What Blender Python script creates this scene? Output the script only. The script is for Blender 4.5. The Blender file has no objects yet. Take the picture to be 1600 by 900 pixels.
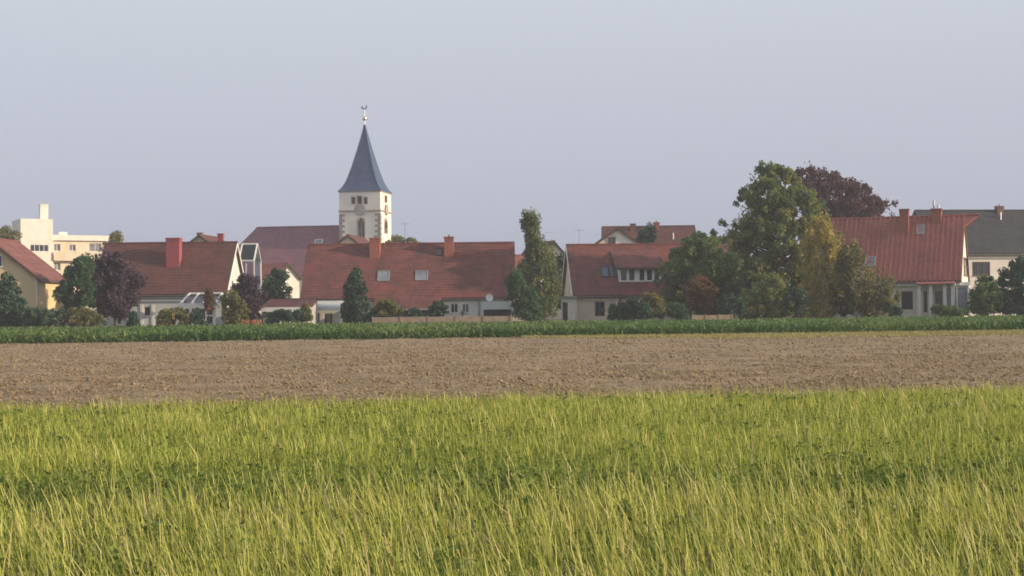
import bpy, math, random, zlib
import numpy as np
from mathutils import Vector, Matrix

R = math.radians
random.seed(7)
rng = np.random.default_rng(11)
sc = bpy.context.scene
COL = sc.collection

# ------------------------------------------------------------------ camera
F_PX = 2250.0                       # focal length in pixels of the 1600 px wide photo
CAM = Vector((0, 0, 1.6))
cam_d = bpy.data.cameras.new('camera')
cam_d.sensor_width = 36.0
cam_d.lens = 36.0 * F_PX / 1600.0
cam_d.clip_start = 0.1
cam_d.clip_end = 20000
cam = bpy.data.objects.new('camera', cam_d)
COL.objects.link(cam)
CROT = Matrix.Rotation(R(90) + math.atan(30 / F_PX), 3, 'X') @ Matrix.Rotation(R(-0.6), 3, 'Z')
cam.matrix_world = Matrix.Translation(CAM) @ CROT.to_4x4()
sc.camera = cam

# ------------------------------------------------------------------ sky, sun, exposure
SUN_AZ, SUN_EL = R(102), R(15)        # clockwise from the view direction (+Y)
sun_dir = Vector((math.sin(SUN_AZ) * math.cos(SUN_EL), math.cos(SUN_AZ) * math.cos(SUN_EL), math.sin(SUN_EL)))
world = bpy.data.worlds.new('World')
sc.world = world
world.use_nodes = True
nt = world.node_tree
nt.nodes.clear()
w_out = nt.nodes.new('ShaderNodeOutputWorld')
w_bg = nt.nodes.new('ShaderNodeBackground')
w_sky = nt.nodes.new('ShaderNodeTexSky')
w_sky.sky_type = 'NISHITA'
w_sky.sun_disc = False
w_sky.sun_elevation = SUN_EL
w_sky.sun_rotation = SUN_AZ
w_sky.air_density = 1.0
w_sky.dust_density = 2.0
w_sky.ozone_density = 2.0
w_mix = nt.nodes.new('ShaderNodeMix')          # thin high overcast: an even veil over the clear sky
w_mix.data_type = 'RGBA'
w_mix.inputs['Factor'].default_value = 0.82
w_geo = nt.nodes.new('ShaderNodeTexCoord')       # the veil is a little denser and dimmer low down
w_sep = nt.nodes.new('ShaderNodeSeparateXYZ')
nt.links.new(w_geo.outputs['Generated'], w_sep.inputs[0])
w_ramp = nt.nodes.new('ShaderNodeValToRGB')
w_ramp.color_ramp.elements[0].position = 0.03; w_ramp.color_ramp.elements[0].color = (0.355, 0.378, 0.505, 1)
w_ramp.color_ramp.elements[1].position = 0.23; w_ramp.color_ramp.elements[1].color = (0.575, 0.60, 0.655, 1)
nt.links.new(w_sep.outputs['Z'], w_ramp.inputs['Fac'])
w_sc = nt.nodes.new('ShaderNodeVectorMath'); w_sc.operation = 'SCALE'; w_sc.inputs['Scale'].default_value = 10.0
nt.links.new(w_ramp.outputs['Color'], w_sc.inputs[0])
nt.links.new(w_sc.outputs[0], w_mix.inputs['B'])
nt.links.new(w_sky.outputs[0], w_mix.inputs['A'])
nt.links.new(w_mix.outputs['Result'], w_bg.inputs['Color'])
w_bg.inputs['Strength'].default_value = 0.1
nt.links.new(w_bg.outputs[0], w_out.inputs['Surface'])

sun_d = bpy.data.lights.new('sun', 'SUN')
sun_d.energy = 5.0
sun_d.angle = R(0.6)
sun_d.color = (1.0, 0.79, 0.54)
sun = bpy.data.objects.new('sun', sun_d)
COL.objects.link(sun)
sun.rotation_euler = sun_dir.to_track_quat('Z', 'Y').to_euler()

vs = sc.view_settings
vs.view_transform = 'Standard'
vs.look = 'None'
vs.exposure = 0.3
vs.gamma = 1.0
vs.use_curve_mapping = False
sc.cycles.use_denoising = True
sc.cycles.max_bounces = 6
sc.cycles.transparent_max_bounces = 12
sc.cycles.filter_width = 1.7         # soft compact-camera lens

# ------------------------------------------------------------------ pixel -> place helpers
def ray(px, py):
    """direction from the camera through a pixel of the 1600x900 photo"""
    return CROT @ Vector(((px - 800) / F_PX, -(py - 450) / F_PX, -1.0))

def at(px, py, D):
    d = ray(px, py)
    return CAM + d * (D / d.y)

class Frame:
    """a thing's own axes: x along its front, y into its depth, z up"""
    def __init__(s, px, D, a, py=492):
        p = at(px, py, D)
        s.o = Vector((p.x, p.y, 0)); s.a = R(a)
        s.m = Matrix.Translation(s.o) @ Matrix.Rotation(-s.a, 4, 'Z')
        s.inv = s.m.inverted()
    def hit(s, px, py, p0, n):
        o = s.inv @ CAM
        d = (s.inv.to_3x3() @ ray(px, py))
        n = Vector(n); p0 = Vector(p0)
        t = (p0 - o).dot(n) / d.dot(n)
        return o + d * t
    def front(s, px, py, y=0):
        return s.hit(px, py, (0, y, 0), (0, -1, 0))
    def side(s, px, py, x):
        return s.hit(px, py, (x, 0, 0), (1, 0, 0))

# ------------------------------------------------------------------ materials
MATS = {}
def nodes_of(name):
    m = bpy.data.materials.new(name); m.use_nodes = True
    t = m.node_tree; t.nodes.clear()
    return m, t

def mat(name, col, col2=None, scale=1.5, rough=0.85, bump=0.0, bscale=20, spec=0.3, detail=6, lo=0.35, hi=0.65, metal=0.0):
    """plain surface: two tones mottled by noise, with fine relief"""
    m, t = nodes_of(name)
    N = t.nodes.new; Lk = t.links.new
    out = N('ShaderNodeOutputMaterial'); b = N('ShaderNodeBsdfPrincipled')
    Lk(b.outputs[0], out.inputs[0])
    b.inputs['Roughness'].default_value = rough
    b.inputs['Specular IOR Level'].default_value = spec
    b.inputs['Metallic'].default_value = metal
    tc = N('ShaderNodeTexCoord')
    if col2 is None: col2 = tuple(c * 0.82 for c in col)
    n = N('ShaderNodeTexNoise'); n.inputs['Scale'].default_value = scale; n.inputs['Detail'].default_value = detail
    Lk(tc.outputs['Object'], n.inputs['Vector'])
    r = N('ShaderNodeValToRGB')
    r.color_ramp.elements[0].position = lo; r.color_ramp.elements[0].color = (*col2, 1)
    r.color_ramp.elements[1].position = hi; r.color_ramp.elements[1].color = (*col, 1)
    Lk(n.outputs['Fac'], r.inputs['Fac'])
    Lk(r.outputs['Color'], b.inputs['Base Color'])
    if bump:
        n2 = N('ShaderNodeTexNoise'); n2.inputs['Scale'].default_value = bscale; n2.inputs['Detail'].default_value = 4
        Lk(tc.outputs['Object'], n2.inputs['Vector'])
        bp = N('ShaderNodeBump'); bp.inputs['Strength'].default_value = bump; bp.inputs['Distance'].default_value = 0.05
        Lk(n2.outputs['Fac'], bp.inputs['Height']); Lk(bp.outputs[0], b.inputs['Normal'])
    MATS[name] = m
    return m

def roof_mat(name, a, b_, c, course=0.34, rough=0.8, weather=0.3):
    """clay tiles: blotchy weathering, single odd tiles, courses and columns as fine relief"""
    m, t = nodes_of(name)
    N = t.nodes.new; Lk = t.links.new
    out = N('ShaderNodeOutputMaterial'); b = N('ShaderNodeBsdfPrincipled'); Lk(b.outputs[0], out.inputs[0])
    b.inputs['Roughness'].default_value = rough; b.inputs['Specular IOR Level'].default_value = 0.25
    tc = N('ShaderNodeTexCoord')
    n1 = N('ShaderNodeTexNoise'); n1.inputs['Scale'].default_value = 0.6; n1.inputs['Detail'].default_value = 8; n1.inputs['Roughness'].default_value = 0.65
    Lk(tc.outputs['Object'], n1.inputs['Vector'])
    r1 = N('ShaderNodeValToRGB')
    r1.color_ramp.elements[0].position = 0.36; r1.color_ramp.elements[0].color = (*c, 1)
    r1.color_ramp.elements[1].position = 0.66; r1.color_ramp.elements[1].color = (*a, 1)
    e = r1.color_ramp.elements.new(0.5); e.color = (*b_, 1)
    Lk(n1.outputs['Fac'], r1.inputs['Fac'])
    # single tiles
    mp = N('ShaderNodeMapping'); mp.inputs['Scale'].default_value = (3.4, 0.01, 1 / course * 1.3)
    Lk(tc.outputs['Object'], mp.inputs['Vector'])
    wn = N('ShaderNodeTexWhiteNoise'); fl = N('ShaderNodeVectorMath'); fl.operation = 'FLOOR'
    Lk(mp.outputs[0], fl.inputs[0]); Lk(fl.outputs[0], wn.inputs['Vector'])
    hs = N('ShaderNodeHueSaturation'); hs.inputs['Saturation'].default_value = 1.0
    mr = N('ShaderNodeMapRange'); mr.inputs['To Min'].default_value = 1 - 0.35 * weather; mr.inputs['To Max'].default_value = 1 + 0.35 * weather
    Lk(wn.outputs['Value'], mr.inputs['Value']); Lk(mr.outputs[0], hs.inputs['Value'])
    Lk(r1.outputs['Color'], hs.inputs['Color']); Lk(hs.outputs[0], b.inputs['Base Color'])
    # relief of the courses
    sx = N('ShaderNodeSeparateXYZ'); Lk(mp.outputs[0], sx.inputs[0])
    fr = N('ShaderNodeMath'); fr.operation = 'FRACT'; Lk(sx.outputs['Z'], fr.inputs[0])
    fx = N('ShaderNodeMath'); fx.operation = 'FRACT'; Lk(sx.outputs['X'], fx.inputs[0])
    pp = N('ShaderNodeMath'); pp.operation = 'PINGPONG'; pp.inputs[1].default_value = 0.5; Lk(fx.outputs[0], pp.inputs[0])
    ad = N('ShaderNodeMath'); ad.operation = 'ADD'; Lk(fr.outputs[0], ad.inputs[0]); Lk(pp.outputs[0], ad.inputs[1])
    bp = N('ShaderNodeBump'); bp.inputs['Strength'].default_value = 0.3; bp.inputs['Distance'].default_value = 0.03
    bp.invert = True
    Lk(ad.outputs[0], bp.inputs['Height']); Lk(bp.outputs[0], b.inputs['Normal'])
    MATS[name] = m
    return m

def leaf_mat(name, stops, trans=0.42, rough=0.6, spec=0.25):
    """foliage: colour by a per-leaf random value stored on the faces"""
    m, t = nodes_of(name)
    N = t.nodes.new; Lk = t.links.new
    out = N('ShaderNodeOutputMaterial'); b = N('ShaderNodeBsdfPrincipled')
    b.inputs['Roughness'].default_value = rough; b.inputs['Specular IOR Level'].default_value = spec
    at_ = N('ShaderNodeAttribute'); at_.attribute_name = 'tint'
    r = N('ShaderNodeValToRGB')
    cr = r.color_ramp
    cr.elements[0].position = stops[0][0]; cr.elements[0].color = (*stops[0][1], 1)
    cr.elements[1].position = stops[-1][0]; cr.elements[1].color = (*stops[-1][1], 1)
    for p, c in stops[1:-1]:
        e = cr.elements.new(p); e.color = (*c, 1)
    Lk(at_.outputs['Fac'], r.inputs['Fac']); Lk(r.outputs['Color'], b.inputs['Base Color'])
    tr = N('ShaderNodeBsdfTranslucent'); Lk(r.outputs['Color'], tr.inputs['Color'])
    mx = N('ShaderNodeMixShader'); mx.inputs[0].default_value = trans
    Lk(b.outputs[0], mx.inputs[1]); Lk(tr.outputs[0], mx.inputs[2]); Lk(mx.outputs[0], out.inputs[0])
    MATS[name] = m
    return m

def glass_mat(name, tint=(0.9, 0.95, 1.0), refl=0.12):
    m, t = nodes_of(name)
    N = t.nodes.new; Lk = t.links.new
    out = N('ShaderNodeOutputMaterial'); tr = N('ShaderNodeBsdfTransparent'); g = N('ShaderNodeBsdfGlossy')
    tr.inputs['Color'].default_value = (*tint, 1); g.inputs['Roughness'].default_value = 0.08
    fr = N('ShaderNodeFresnel'); fr.inputs['IOR'].default_value = 1.4
    mx = N('ShaderNodeMixShader'); ad = N('ShaderNodeMath'); ad.operation = 'ADD'; ad.use_clamp = True; ad.inputs[1].default_value = refl
    Lk(fr.outputs[0], ad.inputs[0]); Lk(ad.outputs[0], mx.inputs[0])
    Lk(tr.outputs[0], mx.inputs[1]); Lk(g.outputs[0], mx.inputs[2]); Lk(mx.outputs[0], out.inputs[0])
    MATS[name] = m

mat('white_render', (0.79, 0.74, 0.67), (0.69, 0.64, 0.58), 0.8, bump=0.15, bscale=60)
mat('church_render', (0.78, 0.735, 0.67), (0.69, 0.65, 0.59), 0.35, bump=0.15, bscale=40)
mat('cream_render', (0.72, 0.62, 0.48), (0.62, 0.53, 0.41), 0.6, bump=0.15, bscale=60)
mat('yellow_render', (0.66, 0.52, 0.30), (0.58, 0.455, 0.265), 0.5, bump=0.15, bscale=60)
mat('pale_blue_render', (0.60, 0.63, 0.62), (0.52, 0.56, 0.56), 0.7, bump=0.1, bscale=60)
mat('grey_render', (0.42, 0.40, 0.40), (0.34, 0.33, 0.33), 0.7)
mat('sandstone', (0.36, 0.30, 0.27), (0.26, 0.22, 0.20), 1.5, bump=0.3)
mat('white_paint', (0.78, 0.77, 0.75), (0.70, 0.69, 0.68), 2.0, rough=0.45, spec=0.4)
mat('dark_wood', (0.09, 0.055, 0.045), (0.06, 0.04, 0.035), 3.0, rough=0.7)
mat('brown_wood', (0.20, 0.13, 0.09), (0.14, 0.09, 0.065), 3.0, rough=0.75)
mat('gutter_metal', (0.16, 0.12, 0.11), (0.10, 0.08, 0.08), 2.0, rough=0.5, metal=0.4)
mat('zinc', (0.34, 0.37, 0.40), (0.26, 0.29, 0.32), 2.0, rough=0.45, metal=0.6)
mat('steel', (0.62, 0.63, 0.64), (0.5, 0.5, 0.52), 2.0, rough=0.3, metal=0.9)
mat('gilded', (0.86, 0.76, 0.58), (0.78, 0.68, 0.5), 2.0, rough=0.3, metal=0.9)
mat('pane_dark', (0.035, 0.04, 0.05), (0.02, 0.024, 0.03), 1.2, rough=0.08, spec=0.7)
mat('pane_pale', (0.22, 0.24, 0.27), (0.12, 0.13, 0.16), 1.2, rough=0.10, spec=0.6)
mat('pane_blue', (0.05, 0.09, 0.17), (0.035, 0.06, 0.12), 1.2, rough=0.10, spec=0.6)
mat('brick_red', (0.33, 0.085, 0.10), (0.25, 0.065, 0.075), 6.0, bump=0.4, bscale=25)
mat('brick_orange', (0.36, 0.13, 0.09), (0.28, 0.10, 0.075), 6.0, bump=0.4, bscale=25)
mat('brick_dark', (0.20, 0.10, 0.09), (0.14, 0.08, 0.075), 6.0, bump=0.4, bscale=25)
mat('wall_tan', (0.31, 0.245, 0.19), (0.23, 0.18, 0.14), 2.0, bump=0.3)
mat('awning_cloth', (0.52, 0.53, 0.51), (0.44, 0.46, 0.45), 2.0)
mat('door_brown', (0.17, 0.10, 0.08), (0.12, 0.075, 0.06), 4.0, rough=0.6)
mat('garage_violet', (0.09, 0.075, 0.12), (0.07, 0.06, 0.09), 3.0, rough=0.6)
mat('bark', (0.10, 0.08, 0.06), (0.06, 0.045, 0.035), 6.0, bump=0.6)
mat('birch_bark', (0.62, 0.60, 0.56), (0.10, 0.09, 0.085), 3.5, bump=0.3, lo=0.36, hi=0.46)
mat('garden_earth', (0.085, 0.10, 0.045), (0.12, 0.10, 0.06), 0.4, bump=0.5)
mat('field_floor', (0.15, 0.14, 0.06), (0.17, 0.125, 0.08), 1.2, bump=0.6, bscale=15)
mat('crop_floor', (0.10, 0.085, 0.05), (0.06, 0.06, 0.03), 1.2, bump=0.6, bscale=15)
mat('dish_white', (0.78, 0.76, 0.74), (0.7, 0.7, 0.69), 2.0, rough=0.4)
roof_mat('tile_weathered', (0.195, 0.062, 0.053), (0.148, 0.054, 0.049), (0.097, 0.046, 0.044))
roof_mat('tile_brown', (0.132, 0.05, 0.042), (0.108, 0.044, 0.04), (0.078, 0.039, 0.036))
roof_mat('tile_violet', (0.22, 0.095, 0.115), (0.18, 0.08, 0.105), (0.145, 0.075, 0.105), weather=0.3)
roof_mat('tile_new', (0.35, 0.12, 0.095), (0.30, 0.105, 0.086), (0.235, 0.088, 0.075), weather=0.25)
roof_mat('tile_pink', (0.215, 0.086, 0.077), (0.185, 0.076, 0.069), (0.145, 0.063, 0.06), weather=0.3)
roof_mat('tile_dark', (0.05, 0.053, 0.062), (0.042, 0.044, 0.053), (0.032, 0.034, 0.042), weather=0.4)
roof_mat('slate', (0.05, 0.083, 0.178), (0.043, 0.073, 0.155), (0.037, 0.062, 0.132), course=0.3, rough=0.55, weather=0.3)
roof_mat('tile_maroon', (0.13, 0.045, 0.05), (0.11, 0.04, 0.045), (0.085, 0.034, 0.04), weather=0.3)
glass_mat('clear_glass', refl=0.03)

G_ = lambda *s: list(s)
leaf_mat('leaf_green', [(0, (0.042, 0.102, 0.046)), (0.5, (0.096, 0.180, 0.060)), (0.85, (0.216, 0.264, 0.078)), (1, (0.348, 0.288, 0.090))])
leaf_mat('leaf_mixed', [(0, (0.054, 0.114, 0.048)), (0.35, (0.114, 0.186, 0.062)), (0.65, (0.228, 0.264, 0.084)), (0.88, (0.384, 0.324, 0.108)), (1, (0.432, 0.252, 0.096))])
leaf_mat('leaf_bluegreen', [(0, (0.034, 0.084, 0.054)), (0.6, (0.066, 0.144, 0.072)), (1, (0.144, 0.204, 0.084))])
leaf_mat('leaf_birch', [(0, (0.081, 0.132, 0.057)), (0.5, (0.149, 0.196, 0.081)), (1, (0.310, 0.287, 0.115))])
leaf_mat('leaf_yellow', [(0, (0.150, 0.188, 0.056)), (0.4, (0.338, 0.312, 0.081)), (0.8, (0.575, 0.450, 0.112)), (1, (0.625, 0.400, 0.100))], trans=0.45)
leaf_mat('leaf_olive', [(0, (0.081, 0.115, 0.046)), (0.6, (0.184, 0.190, 0.069)), (1, (0.380, 0.276, 0.098))])
leaf_mat('leaf_copper', [(0, (0.055, 0.026, 0.037)), (0.6, (0.105, 0.042, 0.055)), (1, (0.209, 0.072, 0.061))], trans=0.25)
leaf_mat('leaf_plum', [(0, (0.039, 0.028, 0.052)), (0.6, (0.075, 0.046, 0.081)), (1, (0.138, 0.081, 0.103))], trans=0.2)
leaf_mat('leaf_conifer', [(0, (0.022, 0.060, 0.042)), (0.7, (0.042, 0.096, 0.060)), (1, (0.078, 0.132, 0.072))], trans=0.12)
leaf_mat('leaf_red', [(0, (0.07, 0.07, 0.035)), (0.5, (0.17, 0.10, 0.055)), (1, (0.34, 0.15, 0.08))])
leaf_mat('leaf_hedge', [(0, (0.027, 0.069, 0.050)), (0.7, (0.050, 0.106, 0.069)), (1, (0.094, 0.150, 0.081))], trans=0.2)
leaf_mat('petals', [(0, (0.5, 0.10, 0.06)), (0.6, (0.6, 0.25, 0.15)), (0.8, (0.10, 0.14, 0.05)), (1, (0.5, 0.42, 0.10))])
leaf_mat('petals_white', [(0, (0.6, 0.58, 0.5)), (0.5, (0.5, 0.48, 0.4)), (0.7, (0.10, 0.14, 0.05)), (1, (0.55, 0.45, 0.12))])
leaf_mat('grass_blade', [(0, (0.16, 0.23, 0.042)), (0.45, (0.33, 0.385, 0.07)), (0.8, (0.54, 0.535, 0.14)), (0.93, (0.68, 0.63, 0.28)), (1, (0.55, 0.43, 0.23))], trans=0.4, rough=0.5)
leaf_mat('weed_leaf', [(0, (0.07, 0.12, 0.028)), (0.6, (0.14, 0.20, 0.045)), (1, (0.25, 0.30, 0.065))], trans=0.35)
leaf_mat('crop_leaf', [(0, (0.055, 0.12, 0.042)), (0.6, (0.11, 0.185, 0.06)), (1, (0.25, 0.28, 0.10))], trans=0.35)
leaf_mat('dry_grass', [(0, (0.20, 0.21, 0.07)), (0.6, (0.33, 0.30, 0.12)), (1, (0.42, 0.36, 0.18))], trans=0.3)
leaf_mat('straw', [(0, (0.23, 0.17, 0.095)), (0.6, (0.31, 0.235, 0.125)), (1, (0.39, 0.305, 0.165))], trans=0.15)
leaf_mat('clod', [(0, (0.20, 0.146, 0.095)), (0.6, (0.265, 0.195, 0.124)), (1, (0.315, 0.235, 0.148))], trans=0.0, rough=0.95)
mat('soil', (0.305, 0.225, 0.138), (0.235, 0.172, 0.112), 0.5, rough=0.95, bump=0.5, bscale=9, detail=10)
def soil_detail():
    """drill rows, and furrow shadow painted into the soil colour as dark streaks"""
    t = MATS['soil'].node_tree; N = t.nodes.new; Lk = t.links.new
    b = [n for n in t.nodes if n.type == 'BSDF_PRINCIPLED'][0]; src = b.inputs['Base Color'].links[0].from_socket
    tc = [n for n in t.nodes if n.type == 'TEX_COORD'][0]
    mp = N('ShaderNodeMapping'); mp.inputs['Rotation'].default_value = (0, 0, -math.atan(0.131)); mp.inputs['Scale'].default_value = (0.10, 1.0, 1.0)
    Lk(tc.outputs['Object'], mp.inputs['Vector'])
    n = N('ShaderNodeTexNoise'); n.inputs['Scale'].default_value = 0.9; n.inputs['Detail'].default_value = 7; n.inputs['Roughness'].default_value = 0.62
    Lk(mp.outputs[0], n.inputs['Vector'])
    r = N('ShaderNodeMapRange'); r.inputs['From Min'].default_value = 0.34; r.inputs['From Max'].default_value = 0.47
    r.inputs['To Min'].default_value = 0.7; r.inputs['To Max'].default_value = 1.0  # darkens the colour in long streaks, standing in for furrow shadow
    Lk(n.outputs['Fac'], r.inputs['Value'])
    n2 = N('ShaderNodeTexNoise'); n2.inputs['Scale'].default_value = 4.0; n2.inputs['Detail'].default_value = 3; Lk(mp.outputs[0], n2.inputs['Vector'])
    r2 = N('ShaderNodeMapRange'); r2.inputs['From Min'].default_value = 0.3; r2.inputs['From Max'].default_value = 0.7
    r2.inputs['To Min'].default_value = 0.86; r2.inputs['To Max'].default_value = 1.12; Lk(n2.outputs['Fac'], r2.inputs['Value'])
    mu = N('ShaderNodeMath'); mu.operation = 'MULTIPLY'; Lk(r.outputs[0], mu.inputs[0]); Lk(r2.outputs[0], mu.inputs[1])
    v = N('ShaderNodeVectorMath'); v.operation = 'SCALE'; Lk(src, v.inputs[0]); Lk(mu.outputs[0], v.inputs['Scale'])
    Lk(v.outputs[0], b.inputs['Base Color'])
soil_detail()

# ------------------------------------------------------------------ object helpers
def tag(o, label=None, cat=None, group=None, kind=None):
    if label: o['label'] = label
    if cat: o['category'] = cat
    if group: o['group'] = group
    if kind: o['kind'] = kind
    return o

def empty(name, frame, label, cat, group=None):
    o = bpy.data.objects.new(name, None)
    o.empty_display_size = 0.5
    COL.objects.link(o)
    o.matrix_world = frame.m.copy() if isinstance(frame, Frame) else Matrix.Translation(frame)
    return tag(o, label, cat, group)

class MB:
    def __init__(s): s.v = []; s.f = []
    def add(s, vs, fs):
        k = len(s.v); s.v += [tuple(v) for v in vs]; s.f += [tuple(i + k for i in f) for f in fs]; return s
    def box(s, x0, x1, y0, y1, z0, z1):
        return s.add([(x0,y0,z0),(x1,y0,z0),(x1,y1,z0),(x0,y1,z0),(x0,y0,z1),(x1,y0,z1),(x1,y1,z1),(x0,y1,z1)],
                     [(0,3,2,1),(4,5,6,7),(0,1,5,4),(1,2,6,5),(2,3,7,6),(3,0,4,7)])
    def slab(s, pts, t):
        """flat polygon given thickness t below itself"""
        P = [Vector(p) for p in pts]; n = (P[1]-P[0]).cross(P[2]-P[0]).normalized()
        k = len(P); Q = [p - n * t for p in P]
        return s.add(P + Q, [tuple(range(k)), tuple(range(2*k-1, k-1, -1))] + [(i, i+k, (i+1) % k + k, (i+1) % k) for i in range(k)])
    def beam(s, p, q, w, h=None):
        p = Vector(p); q = Vector(q); h = h or w
        d = (q - p).normalized()
        u = d.cross(Vector((0,0,1)))
        if u.length < 1e-3: u = Vector((1,0,0))
        u.normalize(); n = u.cross(d).normalized()
        c = [(-.5,-.5),(.5,-.5),(.5,.5),(-.5,.5)]
        vs_ = [p + u*w*a + n*h*b for a, b in c] + [q + u*w*a + n*h*b for a, b in c]
        return s.add(vs_, [(3,2,1,0),(4,5,6,7),(0,1,5,4),(1,2,6,5),(2,3,7,6),(3,0,4,7)])
    def tube(s, pts, rads, n=6, cap=True):
        k = len(s.v)
        for i, p in enumerate(pts):
            p = Vector(p)
            d = (Vector(pts[min(i+1, len(pts)-1)]) - Vector(pts[max(i-1, 0)])).normalized()
            u = d.cross(Vector((0.13, 0.97, 0.2))).normalized(); w = d.cross(u)
            for j in range(n):
                an = 2 * math.pi * j / n
                s.v.append(tuple(p + (u * math.cos(an) + w * math.sin(an)) * rads[i]))
        for i in range(len(pts)-1):
            for j in range(n):
                s.f.append((k+i*n+j, k+i*n+(j+1) % n, k+(i+1)*n+(j+1) % n, k+(i+1)*n+j))
        if cap:
            s.f.append(tuple(k + j for j in range(n))[::-1])
            s.f.append(tuple(k + (len(pts)-1)*n + j for j in range(n)))
        return s
    def disc(s, c, r, t, axis='y', n=20):
        c = Vector(c); vs_ = []
        for d in (0, t):
            for j in range(n):
                an = 2*math.pi*j/n
                a, b = math.cos(an)*r, math.sin(an)*r
                vs_.append(c + (Vector((a, -d, b)) if axis == 'y' else Vector((d, a, b))))
        return s.add(vs_, [tuple(range(n)), tuple(range(2*n-1, n-1, -1))] + [(j, j+n, (j+1) % n+n, (j+1) % n) for j in range(n)])
    def sphere(s, c, r, nu=10, nv=6):
        c = Vector(c); vs_ = [c + Vector((0,0,r))]; fs = []
        for i in range(1, nv):
            th = math.pi*i/nv
            for j in range(nu):
                an = 2*math.pi*j/nu
                vs_.append(c + Vector((math.sin(th)*math.cos(an), math.sin(th)*math.sin(an), math.cos(th)))*r)
        vs_.append(c - Vector((0,0,r))); last = len(vs_)-1
        for j in range(nu):
            fs.append((0, 1+j, 1+(j+1) % nu))
            fs.append((last, 1+(nv-2)*nu+(j+1) % nu, 1+(nv-2)*nu+j))
            for i in range(nv-2):
                a = 1+i*nu+j; b = 1+i*nu+(j+1) % nu
                fs.append((a, a+nu, b+nu, b))
        return s.add(vs_, fs)
    def build(s, name, m, parent=None, smooth=False):
        me = bpy.data.meshes.new(name)
        me.from_pydata(s.v, [], s.f); me.update()
        o = bpy.data.objects.new(name, me); COL.objects.link(o)
        me.materials.append(MATS[m])
        if smooth: me.polygons.foreach_set('use_smooth', [True] * len(me.polygons))
        if parent is not None: o.parent = parent
        return o

def quad_mesh(name, verts, nq, m, tint, parent=None, corners=4):
    """verts (nq*corners,3) float array, one polygon per run of corners; tint per polygon"""
    me = bpy.data.meshes.new(name)
    nv = len(verts)
    me.vertices.add(nv); me.vertices.foreach_set('co', np.ascontiguousarray(verts, dtype=np.float32).ravel())
    me.loops.add(nv); me.loops.foreach_set('vertex_index', np.arange(nv, dtype=np.int32))
    me.polygons.add(nq)
    me.polygons.foreach_set('loop_start', np.arange(0, nv, corners, dtype=np.int32))
    me.polygons.foreach_set('loop_total', np.full(nq, corners, dtype=np.int32))
    me.update(calc_edges=True)
    a = me.attributes.new('tint', 'FLOAT', 'FACE'); a.data.foreach_set('value', np.clip(tint, 0, 1).astype(np.float32))
    me.materials.append(MATS[m])
    o = bpy.data.objects.new(name, me); COL.objects.link(o)
    if parent is not None: o.parent = parent
    return o

def idx_mesh(name, verts, faces, m, tint=None, parent=None):
    """indexed mesh from numpy arrays, all faces with the same corner count"""
    me = bpy.data.meshes.new(name)
    nf, c = faces.shape
    me.vertices.add(len(verts)); me.vertices.foreach_set('co', np.ascontiguousarray(verts, dtype=np.float32).ravel())
    me.loops.add(nf * c); me.loops.foreach_set('vertex_index', faces.astype(np.int32).ravel())
    me.polygons.add(nf)
    me.polygons.foreach_set('loop_start', np.arange(0, nf * c, c, dtype=np.int32))
    me.polygons.foreach_set('loop_total', np.full(nf, c, dtype=np.int32))
    me.update(calc_edges=True)
    if tint is not None:
        a = me.attributes.new('tint', 'FLOAT', 'FACE'); a.data.foreach_set('value', np.clip(tint, 0, 1).astype(np.float32))
    me.materials.append(MATS[m])
    o = bpy.data.objects.new(name, me); COL.objects.link(o)
    if parent is not None: o.parent = parent
    return o

# ------------------------------------------------------------------ the ground and the fields
K = 0.131                                     # field edges run at a slant: Y = d + K * X
def sheet(name, d0, d1, x0, x1, z, m):
    mb = MB(); mb.add([(x0, d0 + K*x0, z), (x1, d0 + K*x1, z), (x1, d1 + K*x1, z), (x0, d1 + K*x0, z)], [(0, 1, 2, 3)])
    return tag(mb.build(name, m), kind='structure')
mb = MB(); mb.add([(-6000, -300, 0), (6000, -300, 0), (6000, 9000, 0), (-6000, 9000, 0)], [(0, 1, 2, 3)])
tag(mb.build('ground', 'garden_earth'), kind='structure')
D_GRASS, D_SOIL, D_CROP = 23.6, 74.5, 108.0
sheet('meadow_ground', -60, D_GRASS + 0.4, -90, 90, 0.006, 'field_floor')
sheet('crop_ground', D_SOIL, D_CROP, -120, 120, 0.006, 'crop_floor')

# ploughed strip: real clods and hollows
vv = [D_GRASS - 0.5]
while vv[-1] < D_SOIL + 0.3: vv.append(vv[-1] + 0.11 * (vv[-1] / 22) ** 1.35)
vv = np.array(vv); uu = np.arange(-48, 48.01, 0.2)
U, V = np.meshgrid(uu, vv)
Zs = 0.03 + rng.normal(0, 0.011, U.shape)
for _ in range(26):
    kx, ky, ph, am = rng.normal(0, 1.3), rng.normal(0, 2.2), rng.uniform(0, 6.28), rng.uniform(0.002, 0.008)
    Zs += am * np.sin(kx * U + ky * V + ph)
Zs = np.maximum(Zs, 0.008)
U2 = U + rng.normal(0, 0.05, U.shape); V2 = V + rng.normal(0, 0.03, U.shape)
P = np.stack([U2, V2 + K * U2, Zs], -1).reshape(-1, 3)
nr, nc = U.shape
I = np.arange(nr * nc).reshape(nr, nc)
Fq = np.stack([I[:-1, :-1], I[:-1, 1:], I[1:, 1:], I[1:, :-1]], -1).reshape(-1, 4)
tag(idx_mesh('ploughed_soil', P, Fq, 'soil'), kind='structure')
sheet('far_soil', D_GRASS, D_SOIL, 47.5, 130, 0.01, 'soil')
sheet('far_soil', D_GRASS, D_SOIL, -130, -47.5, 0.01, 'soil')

def basis(n, lean=None):
    """n random orthonormal pairs"""
    a = rng.normal(size=(n, 3)); a /= np.linalg.norm(a, axis=1, keepdims=True)
    b = rng.normal(size=(n, 3)); b -= a * (a * b).sum(1, keepdims=True); b /= np.linalg.norm(b, axis=1, keepdims=True)
    return a, b

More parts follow.
